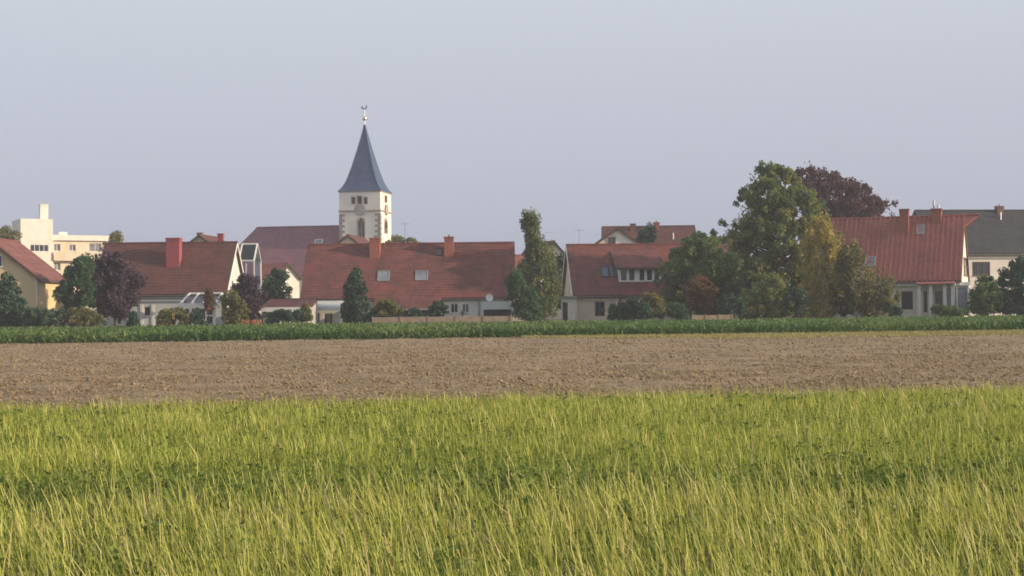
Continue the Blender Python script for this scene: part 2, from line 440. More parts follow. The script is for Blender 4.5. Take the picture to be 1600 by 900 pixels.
def field_pts(n, d0, d1, half, power=1.0):
    """random points in a strip, thinning with distance; half = half-width factor per metre"""
    r = rng.uniform(0, 1, n)
    d = (d0 ** (1 - power) + r * (d1 ** (1 - power) - d0 ** (1 - power))) ** (1 / (1 - power)) if power != 1 else d0 * (d1 / d0) ** r
    x = rng.uniform(-1, 1, n) * (d * half + 1.5)
    return x, d

def vnoise(x, y, sc_, seed):
    """smooth value noise 0..1"""
    g = np.random.default_rng(seed).uniform(0, 1, (97, 97))
    a = np.asarray(x) / sc_ + 1000; b = np.asarray(y) / sc_ + 1000
    i, j = np.floor(a).astype(int), np.floor(b).astype(int); fa, fb = a - i, b - j
    fa = fa*fa*(3-2*fa); fb = fb*fb*(3-2*fb)
    G = lambda p, q: g[p % 97, q % 97]
    return (G(i,j)*(1-fa)+G(i+1,j)*fa)*(1-fb) + (G(i,j+1)*(1-fa)+G(i+1,j+1)*fa)*fb

# loose clods and straw on the soil
n = 26000
x, d = field_pts(n, D_GRASS - 0.3, D_SOIL, 0.42, 1.6)
s = rng.gamma(2.2, 0.009, n).clip(0.006, 0.07) * (0.7 + d / 90)
octa = np.array([(1,0,0),(0,1,0),(-1,0,0),(0,-1,0),(0,0,0.75),(0,0,-0.5)], float)
tri = np.array([(0,1,4),(1,2,4),(2,3,4),(3,0,4),(1,0,5),(2,1,5),(3,2,5),(0,3,5)])
an = rng.uniform(0, 6.28, n); ca, sa = np.cos(an), np.sin(an)
pv = octa[None] * s[:, None, None] * rng.uniform(0.6, 1.3, (n, 6, 3))
pv = np.stack([pv[..., 0]*ca[:, None] - pv[..., 1]*sa[:, None], pv[..., 0]*sa[:, None] + pv[..., 1]*ca[:, None], pv[..., 2]], -1)
pv += np.stack([x, d + K * x, np.full(n, 0.045)], -1)[:, None]
fc = (tri[None] + (np.arange(n) * 6)[:, None, None]).reshape(-1, 3)
tag(idx_mesh('soil_clods', pv.reshape(-1, 3), fc, 'clod', np.repeat(rng.beta(2, 2, n), 8)),
    'loose brown clods lying over the ploughed strip', 'clods', kind='stuff')
n = 110000
x, d = field_pts(n, D_GRASS - 0.2, D_SOIL, 0.42, 1.5)
sw = vnoise(x * 0.35, d * 2.0, 1.6, 41) * 0.6 + vnoise(x, d, 0.6, 42) * 0.4
keep = rng.uniform(0, 1, n) < np.clip((sw - 0.25) * 1.8, 0.05, 1)
x, d = x[keep], d[keep]; n = len(x)
L_ = rng.uniform(0.04, 0.13, n); w_ = rng.uniform(0.003, 0.006, n) * (0.6 + d / 30)
an = rng.uniform(0, 6.28, n); el = np.abs(rng.normal(0, 0.35, n))
dr = np.stack([np.cos(an)*np.cos(el), np.sin(an)*np.cos(el), np.sin(el)], -1)
sd = np.stack([-np.sin(an), np.cos(an), np.full(n, 0.5)], -1)
p = np.stack([x, d + K * x, np.full(n, 0.05)], -1)
q = np.stack([p - sd*w_[:, None], p + sd*w_[:, None], p + dr*L_[:, None] + sd*w_[:, None], p + dr*L_[:, None] - sd*w_[:, None]], 1)
tag(quad_mesh('straw_stubble', q.reshape(-1, 3), n, 'straw', rng.uniform(0, 1, n)),
    'pale straw stubble scattered over the ploughed strip', 'stubble', kind='stuff')

def blades(name, x, y, z, h, w, lean, leansd, m, tint, curve=0.35):
    """grass blades of three cross-sections each; lean towards -X"""
    n = len(x)
    an = rng.uniform(0, math.pi, n)
    side = np.stack([np.cos(an), np.sin(an), np.zeros(n)], -1)
    tilt = rng.normal(lean, leansd, n); tilt2 = rng.normal(0, leansd, n)
    up = np.stack([-np.sin(tilt), np.sin(tilt2), np.cos(tilt)], -1)
    bend = np.stack([-rng.normal(curve, 0.18, n), rng.normal(0, 0.2, n), -np.abs(rng.normal(0, 0.2, n))], -1)
    p0 = np.stack([x, y, z], -1)
    p1 = p0 + up * (h * 0.55)[:, None]
    p2 = p0 + up * h[:, None] + bend * (h * 0.45)[:, None]
    W = (side * w[:, None]) * 0.5
    v = np.stack([p0 - W*0.8, p0 + W*0.8, p1 + W, p1 - W, p2 + W*0.3, p2 - W*0.3], 1).reshape(-1, 3)
    b = (np.arange(n) * 6)[:, None]
    f = np.stack([b + np.array([0, 1, 2, 3]), b + np.array([3, 2, 4, 5])], 1).reshape(-1, 4)
    return idx_mesh(name, v, f, m, np.repeat(tint, 2))

# meadow in front: pale leaning blades over a green undergrowth, thinner along an old wheel lane
def lane(x, d):
    c = 11.9 + 0.9 * (vnoise(x, d * 0 + 3.3, 2.6, 9) - 0.5) + 0.4 * (vnoise(x, d * 0, 0.7, 19) - 0.5)
    t = d - c
    return np.where(t < 0, np.exp(-(t / 0.4) ** 2), np.exp(-(t / 1.5) ** 2)) * (0.65 + 0.6 * vnoise(x, d, 0.9, 29)).clip(0, 1)
n = 230000
x, d = field_pts(n, 5.0, D_GRASS, 0.46, 0.35)
patch = 0.5 * vnoise(x, d * 1.3, 1.2, 3) + 0.5 * vnoise(x, d, 0.32, 4)
track = lane(x, d)
near = np.clip((11.7 + 0.6 * vnoise(x, d * 0, 0.7, 19) - d) / 0.7, 0, 1)
keep = rng.uniform(0, 1, n) < (0.06 + 0.52 * patch + 0.46 * (1 - near)) * (1 - 0.78 * track)
x, d, patch, track, near = x[keep], d[keep], patch[keep], track[keep], near[keep]; n = len(x)
h = (rng.gamma(7, 1 / 7, n) * (0.16 + 0.04 * near) * (0.7 + 0.6 * patch) * (1 - 0.25 * track)).clip(0.05, 0.55)
w = rng.uniform(0.0045, 0.0095, n) * (0.85 + d / 30)
tint = (0.34 + 0.26 * patch + rng.normal(0, 0.21, n) + 0.06 * near - 0.46 * track + (rng.uniform(0, 1, n) < 0.05 + 0.06 * near) * 0.35)
tag(blades('meadow_grass', x, d + K * x, np.zeros(n), h, w, 0.04 + 0.13 * near, 0.15, 'grass_blade', tint, 0.08),
    'pale green and straw coloured tall grass filling the foreground, tips leaning left', 'grass', kind='stuff')
# single tall stalks that stand above the rest
n = 3600
x, d = field_pts(n, 6.0, 12.6, 0.46, 0.6)
tag(blades('tall_stalks', x, d + K * x, np.zeros(n), rng.uniform(0.24, 0.40, n), rng.uniform(0.006, 0.009, n), 0.16, 0.11, 'grass_blade',
           rng.uniform(0.62, 0.96, n), 0.05), 'thin straw stalks standing above the foreground grass', 'grass', kind='stuff')
# undergrowth
n = 150000
x, d = field_pts(n, 5.0, D_GRASS, 0.46, 0.35)
track = lane(x, d)
pt = vnoise(x, d, 0.8, 5); cl = np.clip((vnoise(x, d * 0.9, 0.4, 15) - 0.74) * 4, 0, 0.8)
keep = rng.uniform(0, 1, n) < 0.42 + 0.3 * pt + 0.2 * track + 0.4 * cl
x, d, track, pt, cl = x[keep], d[keep], track[keep], pt[keep], cl[keep]; n = len(x)
a, b = basis(n); a[:, 2] = np.abs(a[:, 2]) * 0.5 + 0.2
s = rng.uniform(0.018, 0.042, n) * (0.8 + 0.3 * track + 0.5 * cl)
p = np.stack([x, d + K * x, rng.uniform(0.02, 0.13, n) * (1 + 0.4 * track + 0.9 * cl)], -1)
q = np.stack([p - a*s[:, None], p + b*s[:, None]*0.5, p + a*s[:, None], p - b*s[:, None]*0.5], 1)
tag(quad_mesh('meadow_undergrowth', q.reshape(-1, 3), n, 'weed_leaf', 0.35 * pt + rng.uniform(0, 0.7, n)),
    'darker green weeds growing low between the foreground grass', 'weeds', kind='stuff')

# the standing crop: dense broad leaves about half a metre tall
n = 130000
x, d = field_pts(n, D_SOIL, D_CROP, 0.42, 3.0)
front = np.clip((d - D_SOIL) / 1.0, 0, 1)
h = 0.44 + 0.12 * vnoise(x, d, 4, 21) + 0.08 * vnoise(x, d, 0.8, 23)
d = d + 0.5 * (vnoise(x, d * 0, 1.5, 24) - 0.5)

a, b = basis(n)
s = rng.uniform(0.07, 0.16, n)
p = np.stack([x, d + K * x, rng.uniform(0.04, 1, n) ** 0.8 * h], -1)
a[:, 2] = np.abs(a[:, 2]) + 0.35
q = np.stack([p - a*s[:, None]*0.9, p + b*s[:, None]*0.45, p + a*s[:, None]*0.9, p - b*s[:, None]*0.45], 1)
tag(quad_mesh('crop_leaves', q.reshape(-1, 3), n, 'crop_leaf', rng.uniform(0, 0.6, n) + 0.45 * vnoise(x * 0.5, d, 2.5, 22) - 0.05),
    'dense low green crop standing in a band before the houses', 'crop', kind='stuff')
# dry verge along the right part of the crop edge
n = 40000
x = rng.uniform(0.5, 42, n); wd = np.clip((x + 3) / 14, 0.2, 1) * 10
d = D_SOIL - rng.uniform(0, 1, n) * wd
tag(blades('dry_verge', x, d + K * x, np.zeros(n), rng.uniform(0.06, 0.18, n), rng.uniform(0.02, 0.045, n), 0.1, 0.3, 'dry_grass', rng.uniform(0, 1, n)),
    'strip of short dry yellowish grass along the edge of the green crop', 'grass', kind='stuff')

# garden lawn between crop and houses, rough
n = 30000
x, d = field_pts(n, D_CROP, 136, 0.42, 1.0)
tag(blades('garden_grass', x, d + K * x, np.zeros(n), rng.uniform(0.05, 0.3, n), rng.uniform(0.04, 0.08, n), 0.05, 0.3, 'weed_leaf', rng.uniform(0, 1, n)),
    'rough green grass between the crop and the garden walls', 'grass', kind='stuff')

# ------------------------------------------------------------------ building helpers
class Wall:
    """local axes of one wall: o origin (left bottom seen from outside), u to the right, n outwards"""
    def __init__(s, o, u, n): s.o = Vector(o); s.u = Vector(u); s.n = Vector(n)
    def p(s, x, z, out=0.0): return s.o + s.u * x + Vector((0, 0, z)) + s.n * out

def holed(mb, W, L, H, holes, t=0.16):
    """a rectangular wall face with openings and their reveals"""
    xs = sorted({0.0, L, *[h[0] for h in holes], *[h[1] for h in holes]})
    zs = sorted({0.0, H, *[h[2] for h in holes], *[h[3] for h in holes]})
    for i in range(len(xs)-1):
        for j in range(len(zs)-1):
            cx, cz = (xs[i]+xs[i+1])/2, (zs[j]+zs[j+1])/2
            if any(h[0] < cx < h[1] and h[2] < cz < h[3] for h in holes): continue
            mb.add([W.p(xs[i], zs[j]), W.p(xs[i+1], zs[j]), W.p(xs[i+1], zs[j+1]), W.p(xs[i], zs[j+1])], [(0, 1, 2, 3)])
    for x0, x1, z0, z1 in [h[:4] for h in holes]:
        a = [W.p(x0, z0), W.p(x1, z0), W.p(x1, z1), W.p(x0, z1)]; b = [W.p(x0, z0, -t), W.p(x1, z0, -t), W.p(x1, z1, -t), W.p(x0, z1, -t)]
        for k in range(4):
            l = (k + 1) % 4
            mb.add([a[k], a[l], b[l], b[k]], [(0, 1, 2, 3)])

def bar(mb, W, x0, x1, z0, z1, o0, o1):
    P = [W.p(x, z, o) for o in (o0, o1) for x, z in ((x0, z0), (x1, z0), (x1, z1), (x0, z1))]
    mb.add(P, [(0, 3, 2, 1), (4, 5, 6, 7), (0, 1, 5, 4), (1, 2, 6, 5), (2, 3, 7, 6), (3, 0, 4, 7)])

def window(parent, W, x0, x1, z0, z1, mull=1, trans=0, pane='pane_dark', frame='white_paint', fw=0.07, sill=True, name='window', depth=0.12):
    """frame with mullions set into an opening, pane and sill as its sub-parts"""
    mb = MB(); e = 0.004
    bar(mb, W, x0+e, x0+fw, z0+e, z1-e, -depth, -depth+0.09); bar(mb, W, x1-fw, x1-e, z0+e, z1-e, -depth, -depth+0.09)
    bar(mb, W, x0+fw, x1-fw, z0+e, z0+fw, -depth, -depth+0.09); bar(mb, W, x0+fw, x1-fw, z1-fw, z1-e, -depth, -depth+0.09)
    for k in range(1, mull + 1):
        xm = x0 + (x1 - x0) * k / (mull + 1)
        bar(mb, W, xm-fw*0.5, xm+fw*0.5, z0+fw, z1-fw, -depth+0.005, -depth+0.085)
    for k in range(1, trans + 1):
        zm = z0 + (z1 - z0) * k / (trans + 1)
        bar(mb, W, x0+fw, x1-fw, zm-fw*0.4, zm+fw*0.4, -depth+0.008, -depth+0.08)
    f = mb.build(name, frame, parent)
    p = MB(); bar(p, W, x0+fw*0.5, x1-fw*0.5, z0+fw*0.5, z1-fw*0.5, -depth+0.03, -depth+0.04)
    p.build('pane', pane, f)
    if sill:
        q = MB(); bar(q, W, x0-0.06, x1+0.06, z0-0.06, z0-0.003, -depth*0.5, 0.07); q.build('sill', frame, f)
    return f

def chimney(parent, x, y, z0, z1, w, d, m='brick_orange', cap=True, pots=1):
    mb = MB(); mb.box(x-w/2, x+w/2, y-d/2, y+d/2, z0, z1-0.12)
    # a few proud brick courses under the cap
    mb.box(x-w/2-0.04, x+w/2+0.04, y-d/2-0.04, y+d/2+0.04, z1-0.36, z1-0.24)
    c = mb.build('chimney', m, parent)
    if cap:
        k = MB(); k.box(x-w/2-0.07, x+w/2+0.07, y-d/2-0.07, y+d/2+0.07, z1-0.12, z1)
        k.build('chimney_cap', m, c)
    for i in range(pots):
        px_ = x + (i - (pots-1)/2) * w * 0.5
        k = MB(); k.tube([(px_, y, z1), (px_, y, z1+0.22)], [0.09, 0.08], 8); k.build('chimney_pot', 'gutter_metal', c)
    return c

def skylight(parent, fr, slope_pt, slope_n, rect, pane='pane_pale', frame='zinc'):
    """roof window from a pixel rectangle on the front slope"""
    x0, y0, x1, y1 = rect
    n = Vector(slope_n).normalized()
    c = fr.hit((x0+x1)/2, (y0+y1)/2, slope_pt, n)
    tl = fr.hit((x0+x1)/2, y0, slope_pt, n); bl = fr.hit((x0+x1)/2, y1, slope_pt, n)
    l = fr.hit(x0, (y0+y1)/2, slope_pt, n); r_ = fr.hit(x1, (y0+y1)/2, slope_pt, n)
    u = Vector((1, 0, 0)); v = n.cross(u).normalized()
    if v.z < 0: v = -v
    w = abs(r_.x - l.x); h = (tl - bl).length
    def P(a, b, o): return c + u * a + v * b + n * o
    mb = MB(); fw = 0.09
    def bx(m_, a0, a1, b0, b1, o0, o1):
        m_.add([P(a, b, o) for o in (o0, o1) for a, b in ((a0, b0), (a1, b0), (a1, b1), (a0, b1))],
               [(0, 3, 2, 1), (4, 5, 6, 7), (0, 1, 5, 4), (1, 2, 6, 5), (2, 3, 7, 6), (3, 0, 4, 7)])
    bx(mb, -w/2, -w/2+fw, -h/2, h/2, -0.05, 0.12); bx(mb, w/2-fw, w/2, -h/2, h/2, -0.05, 0.12)
    bx(mb, -w/2+fw, w/2-fw, -h/2, -h/2+fw, -0.05, 0.12); bx(mb, -w/2+fw, w/2-fw, h/2-fw, h/2, -0.05, 0.12)
    f = mb.build('skylight', frame, parent)
    p = MB(); bx(p, -w/2+fw, w/2-fw, -h/2+fw, h/2-fw, 0.05, 0.08); p.build('pane', pane, f)
    return f

def courses(mb, e0, e1, r0, r1, step=0.36, seg=1.1):
    """overlapping tile courses laid on a slope from the eave e0-e1 up to the ridge r0-r1, none quite straight"""
    e0, e1, r0, r1 = map(Vector, (e0, e1, r0, r1))
    n = (e1 - e0).cross(r0 - e0).normalized()
    ln = ((r0 + r1) / 2 - (e0 + e1) / 2).length; k = max(4, int(ln / step)); c = max(3, int((e1 - e0).length / seg))
    sag = [random.uniform(-0.012, 0.012) for _ in range(c + 1)]
    for i in range(k):
        f0, f1 = i / k, min(1.0, (i + 1.12) / k)
        a0, a1 = e0.lerp(r0, f0), e1.lerp(r1, f0); b0, b1 = e0.lerp(r0, f1), e1.lerp(r1, f1)
        vs_ = []
        for j in range(c + 1):
            g = j / c; o = 0.03 + sag[j] * math.sin(math.pi * f0) + random.uniform(-0.006, 0.006)
            p, q = a0.lerp(a1, g), b0.lerp(b1, g)
            vs_ += [p + n * 0.002, p + n * (o + 0.014), q + n * (o - 0.006)]
        fs = []
        for j in range(c):
            u = j * 3; fs += [(u, u + 3, u + 4, u + 1), (u + 1, u + 4, u + 5, u + 2)]
        mb.add(vs_, fs)

class House:
    """ridge parallel to the front unless gable=True; front-left corner stands at pixel column pxl, depth D"""
    def __init__(s, name, label, D, pxl, pxr, a, eave_py, ridge_py, depth, wall='white_render', roof='tile_weathered',
                 gable=False, front_holes=(), right_holes=(), ov=0.4, vg=0.3, cat='house', fascia='gutter_metal', group=None, roof_prow=0, ribs=0, verge='dark_wood', hipleft=0):
        fr = s.fr = Frame(pxl, D, a); s.root = empty(name, fr, label, cat, group)
        s.depth = depth
        L = s.L = fr.front(pxr, 492).x
        mid = (pxl + pxr) / 2
        if gable:
            s.H = fr.front(pxr, eave_py).z; s.Z = fr.front(mid, ridge_py).z
            run = L / 2
        else:
            s.H = fr.front(mid, eave_py, -ov).z; s.Z = fr.front(mid, ridge_py, depth / 2).z
            run = depth / 2
        H, Z = s.H, s.Z
        tan = s.tan = (Z - H) / (run + ov) if not gable else (Z - H) / run
        hw = H + ov * tan if not gable else H      # wall plate height
        if not gable: s.plate = hw
        else: s.plate = H
        s.n = Vector((0, -tan, 1)).normalized()       # front slope normal
        s.sp = Vector((0, -ov, H + 0.0))              # a point of the front slope
        # --- walls
        s.front_rects = [s._rect(r, 'front') for r in front_holes]
        s.right_rects = [s._rect(r, 'right') for r in right_holes]
        mb = MB()
        s.WF = Wall((0, 0, 0), (1, 0, 0), (0, -1, 0)); s.WR = Wall((L, 0, 0), (0, 1, 0), (1, 0, 0))
        WL = Wall((0, depth, 0), (0, -1, 0), (-1, 0, 0)); WB = Wall((L, depth, 0), (-1, 0, 0), (0, 1, 0))
        pl = s.plate - 0.03
        holed(mb, s.WF, L, pl, [r for r in s.front_rects if r[3] < pl - 0.02]); holed(mb, s.WR, depth, pl, [r for r in s.right_rects if r[3] < pl - 0.02])
        holed(mb, WL, depth, pl, []); holed(mb, WB, L, pl, [])
        zt = Z - 0.14
        if gable:
            mb.add([(0, 0, pl), (L, 0, pl), (L/2, 0, zt)], [(0, 1, 2)]); mb.add([(L, depth, pl), (0, depth, pl), (L/2, depth, zt)], [(0, 1, 2)])
        else:
            mb.add([(L, 0, pl), (L, depth, pl), (L, depth/2, zt)], [(0, 1, 2)]); mb.add([(0, depth, pl), (0, 0, pl), (0, depth/2, zt)], [(0, 1, 2)])
        s.wall = mb.build('wall', wall, s.root)
        # --- roof
        rb = MB(); t = 0.14
        if gable:
            e = ov * tan
            rb.slab([(L+ov, -vg, H-e), (L+ov, depth+vg, H-e), (L/2, depth+vg, Z), (L/2, -vg, Z)], t)
            rb.slab([(-ov, depth+vg, H-e), (-ov, -vg, H-e), (L/2, -vg, Z), (L/2, depth+vg, Z)], t)
            s.ridge = ((L/2, -vg, Z), (L/2, depth+vg, Z))
            courses(rb, (L+ov, -vg, H-e), (L+ov, depth+vg, H-e), (L/2, -vg, Z), (L/2, depth+vg, Z))
            courses(rb, (-ov, depth+vg, H-e), (-ov, -vg, H-e), (L/2, depth+vg, Z), (L/2, -vg, Z))
        else:
            yb = depth + ov; xr = L + vg; xl = -vg
            if roof_prow:
                f = 0.18
                zc = Z - (Z - H) * f; yc = depth/2 - (depth/2 + ov) * f
                rb.slab([(xl, -ov, H), (xr, -ov, H), (xr, yc, zc), (xr+roof_prow, depth/2, Z), (xl, depth/2, Z)], t)
                rb.slab([(xr, yb, H), (xl, yb, H), (xl, depth/2, Z), (xr+roof_prow, depth/2, Z), (xr, 2*(depth/2)-yc, zc)], t)
            elif hipleft:
                rb.slab([(xl, -ov, H), (xr, -ov, H), (xr, depth/2, Z), (xl+hipleft, depth/2, Z)], t)
                rb.slab([(xr, yb, H), (xl, yb, H), (xl+hipleft, depth/2, Z), (xr, depth/2, Z)], t)
                rb.slab([(xl, yb, H), (xl, -ov, H), (xl+hipleft, depth/2, Z)], t)
            else:
                rb.slab([(xl, -ov, H), (xr, -ov, H), (xr, depth/2, Z), (xl, depth/2, Z)], t)
                rb.slab([(xr, yb, H), (xl, yb, H), (xl, depth/2, Z), (xr, depth/2, Z)], t)
            if not ribs:
                courses(rb, (xl, -ov, H), (xr, -ov, H), (xl, depth/2, Z), (xr, depth/2, Z)); courses(rb, (xr, yb, H), (xl, yb, H), (xr, depth/2, Z), (xl, depth/2, Z))
            if ribs:
                # raised roll of every pan-tile column
                k = int((xr - xl) / ribs)
                for i in range(k + 1):
                    xx = xl + 0.05 + i * (xr - xl - 0.1) / k
                    for sgn in (0, 1):
                        y0 = -ov if not sgn else yb
                        p = Vector((xx, y0, H)); q = Vector((xx, depth/2, Z - 0.02))
                        rb.beam(p + Vector((0, 0, 0.02)), q + Vector((0, 0, 0.02)), ribs * 0.3, 0.2)
            s.ridge = ((xl + hipleft, depth/2, Z), (xr + (roof_prow or 0), depth/2, Z))
        s.roof = rb.build('roof', roof, s.root)
        # ridge tiles, each its own overlapping half round
        a_, b_ = Vector(s.ridge[0]), Vector(s.ridge[1]); ln = (b_ - a_).length; k = max(4, int(ln / 0.42)); dv = (b_ - a_) / k
        cp = MB()
        for i in range(k):
            cp.tube([a_ + dv * i + Vector((0, 0, -0.02)), a_ + dv * (i + 1.06) + Vector((0, 0, 0.0))], [0.13, 0.15], 7)
        cp.build('ridge_tiles', roof, s.roof)
        # gutters / barge boards
        if not gable:
            g = MB(); g.tube([(-vg, -ov-0.07, H-0.14), (L+vg, -ov-0.07, H-0.14)], [0.085, 0.085], 8); g.build('gutter', fascia, s.root)
            for sgn, x in ((0, -vg), (1, L + vg)):
                b = MB(); o = 0.02 if sgn else -0.02
                if not hipleft or sgn:
                    b.beam((x+o, -ov, H-0.13), (x+o, depth/2, Z-0.13), 0.05, 0.24); b.beam((x+o, depth+ov, H-0.13), (x+o, depth/2, Z-0.13), 0.05, 0.24)
                    b.build('barge_board', verge, s.root)
        else:
            e = ov * tan
            b = MB(); b.beam((-ov, -vg-0.02, H-e-0.13), (L/2, -vg-0.02, Z-0.13), 0.05, 0.24); b.beam((L+ov, -vg-0.02, H-e-0.13), (L/2, -vg-0.02, Z-0.13), 0.05, 0.24)
            b.build('barge_board', verge, s.root)
            g = MB(); g.tube([(L+ov+0.06, -vg, H-e-0.14), (L+ov+0.06, depth+vg, H-e-0.14)], [0.08, 0.08], 8); g.build('gutter', fascia, s.root)
    def _rect(s, r, which):
        x0, y0, x1, y1 = r
        if which == 'front':
            p = s.fr.front(x0, (y0+y1)/2); q = s.fr.front(x1, (y0+y1)/2)
            return (p.x, q.x, max(0.02, s.fr.front((x0+x1)/2, y1).z), s.fr.front((x0+x1)/2, y0).z)
        p = s.fr.side(x0, (y0+y1)/2, s.L); q = s.fr.side(x1, (y0+y1)/2, s.L)
        return (p.y, q.y, s.fr.side((x0+x1)/2, y1, s.L).z, s.fr.side((x0+x1)/2, y0, s.L).z)
    def win(s, i, side='front', **k):
        r = (s.front_rects if side == 'front' else s.right_rects)[i]
        if r[3] >= s.plate - 0.05: k['depth'] = -0.003
        return window(s.root, s.WF if side == 'front' else s.WR, *r, **k)
    def sky(s, rect, **k): return skylight(s.roof, s.fr, s.sp, s.n, rect, **k)
    def chim(s, pxl, pxr, top_py, y=None, d=None, m='brick_orange', pots=1, slope=None):
        """chimney standing on the roof at local depth y"""
        y = s.depth / 2 if y is None else y
        a = s.fr.front(pxl, top_py, y); b = s.fr.front(pxr, top_py, y)
        w = b.x - a.x
        zr = s.H + (min(y, s.depth - y) + 0.4) * s.tan if slope is None else slope
        return chimney(s.roof, (a.x + b.x) / 2, y, zr - 1.0, a.z, w, d or w, m, pots=pots)

def antenna(parent, x, y, z0, h, arms=5, w=0.9):
    mb = MB(); mb.tube([(x, y, z0 - 0.4), (x, y, z0 + h)], [0.03, 0.02], 5)
    mb.beam((x - w*0.6, y, z0 + h*0.92), (x + w*0.6, y, z0 + h*0.92), 0.025)
    for i in range(arms):
        xx = x - w*0.55 + i * w*1.1 / (arms - 1)
        mb.beam((xx, y - 0.3, z0 + h*0.92), (xx, y + 0.3, z0 + h*0.92), 0.02)
    return mb.build('antenna', 'zinc', parent)

# ------------------------------------------------------------------ church
def church():
    T = 3.55
    fr = Frame(572.5, 243.5, 9.7)
    root = empty('church', fr, 'white church with square clock tower, slate spire and violet-brown tiled nave', 'church')
    ZT = fr.front(565, 300, -T).z
    def fpx(px, py): p = fr.front(px, py, -T); return p.x + T, p.z
    def spx(px, py): p = fr.side(px, py, T); return p.y + T, p.z
    WF = Wall((-T, -T, 0), (1, 0, 0), (0, -1, 0)); WR = Wall((T, -T, 0), (0, 1, 0), (1, 0, 0))
    WL = Wall((-T, T, 0), (0, -1, 0), (-1, 0, 0)); WB = Wall((T, T, 0), (-1, 0, 0), (0, 1, 0))
    def rect(f, x0, y0, x1, y1):
        m = (y0+y1)/2; c = (x0+x1)/2
        return (f(x0, m)[0], f(x1, m)[0], f(c, y1)[1], f(c, y0)[1])
    sound = [rect(fpx, 549.8, 308.5, 554.4, 318), rect(fpx, 558.6, 307, 564.8, 318), rect(fpx, 569, 308.5, 573.6, 318)]
    lanc = rect(fpx, 559.5, 341, 569, 372)
    s_s = rect(spx, 601.2, 306.5, 604.4, 316); s_l = rect(spx, 600.6, 342, 605, 365)
    mb = MB()
    holed(mb, WF, 2*T, ZT, sound + [lanc], 0.35); holed(mb, WR, 2*T, ZT, [s_s, s_l], 0.35)
    holed(mb, WL, 2*T, ZT, []); holed(mb, WB, 2*T, ZT, [])
    mb.build('tower_wall', 'church_render', root)
    def louvre(W, r, arch=False):
        x0, x1, z0, z1 = r
        m = MB(); k = max(3, int((z1 - z0) / 0.2))
        bar(m, W, x0, x1, z0, z1, -0.34, -0.30)
        for i in range(k):
            z = z0 + (z1 - z0) * (i + 0.3) / k
            m.add([W.p(x0, z, -0.05), W.p(x1, z, -0.05), W.p(x1, z + 0.16, -0.28), W.p(x0, z + 0.16, -0.28)], [(0, 1, 2, 3)])
        o = m.build('louvre_opening', 'dark_wood', root)
        f = MB(); bar(f, W, x0-0.14, x0-0.003, z0-0.1, z1+0.14, -0.04, 0.05); bar(f, W, x1+0.003, x1+0.14, z0-0.1, z1+0.14, -0.04, 0.05)
        bar(f, W, x0-0.003, x1+0.003, z1+0.003, z1+0.14, -0.04, 0.05); bar(f, W, x0-0.003, x1+0.003, z0-0.1, z0-0.003, -0.04, 0.07)
        f.build('stone_surround', 'sandstone', o)
    for r in sound + [s_s]: louvre(WF if r in sound else WR, r)
    def lancet(W, r):
        x0, x1, z0, z1 = r; c = (x0 + x1) / 2; w = x1 - x0
        m = MB(); bar(m, W, x0, x1, z0, z1, -0.34, -0.30)
        o = m.build('lancet_window', 'pane_dark', root)
        f = MB(); fw = 0.2
        bar(f, W, x0-fw, x0-0.003, z0-0.1, z1-w*0.5, -0.04, 0.06); bar(f, W, x1+0.003, x1+fw, z0-0.1, z1-w*0.5, -0.04, 0.06)
        # pointed head filling the corners of the opening
        for sgn in (-1, 1):
            xs = c + sgn * w / 2; xo = c + sgn * (w / 2 + fw)
            pts = [(xs, z1 - w*0.8), (xo, z1 - w*0.8), (xo, z1 - w*0.2), (c, z1 + fw*1.1), (c, z1 - 0.02), (c + sgn*w*0.27, z1 - w*0.32)]
            if sgn < 0: pts = pts[::-1]
            m2 = [W.p(a, b, 0.062) for a, b in pts]; m3 = [W.p(a, b, -0.2) for a, b in pts]; k = len(pts)
            f.add(m2 + m3, [tuple(range(k)), tuple(range(2*k-1, k-1, -1))] + [(i, i+k, (i+1) % k+k, (i+1) % k) for i in range(k)])
        bar(f, W, c-0.05, c+0.05, z0, z1-0.3, -0.28, -0.18)
        f.build('stone_surround', 'sandstone', o)
    lancet(WF, lanc); lancet(WR, s_l)
    # string course
    zc = fpx(545, 330)[1]
    m = MB(); e = 0.12; b = T + 0.003
    m.box(-T-e, T+e, -T-e, -b, zc-0.14, zc+0.14); m.box(-T-e, T+e, b, T+e, zc-0.14, zc+0.14)
    m.box(-T-e, -b, -b, b, zc-0.14, zc+0.14); m.box(b, T+e, -b, b, zc-0.14, zc+0.14)
    m.build('string_course', 'sandstone', root)
    # eaves cornice
    m = MB(); e = 0.1
    m.box(-T-e, T+e, -T-e, T+e, ZT, ZT+0.22); m.build('cornice', 'sandstone', root)
    # clocks
    for W, (cx, cz), ax in ((WF, fpx(562.3, 327.5), 'y'), (WR, spx(603, 328), 'x')):
        c = W.p(cx, cz, 0.125)
        r_ = 0.88
        d = MB(); d.disc(c, r_, 0.06, ax, 28); cl = d.build('clock_face', 'grey_render', root)
        ring = MB()
        for i in range(28):
            a0, a1 = 2*math.pi*i/28, 2*math.pi*(i+1)/28
            ring.beam(W.p(cx+math.cos(a0)*r_, cz+math.sin(a0)*r_, 0.17), W.p(cx+math.cos(a1)*r_, cz+math.sin(a1)*r_, 0.17), 0.09)
        ring.build('clock_rim', 'sandstone', cl)
        for i in range(12):
            an = math.pi/6*i; k = MB()
            k.beam(W.p(cx+math.cos(an)*r_*0.72, cz+math.sin(an)*r_*0.72, 0.2), W.p(cx+math.cos(an)*r_*0.9, cz+math.sin(an)*r_*0.9, 0.2), 0.06)
            k.build('hour_mark', 'gilded', cl)
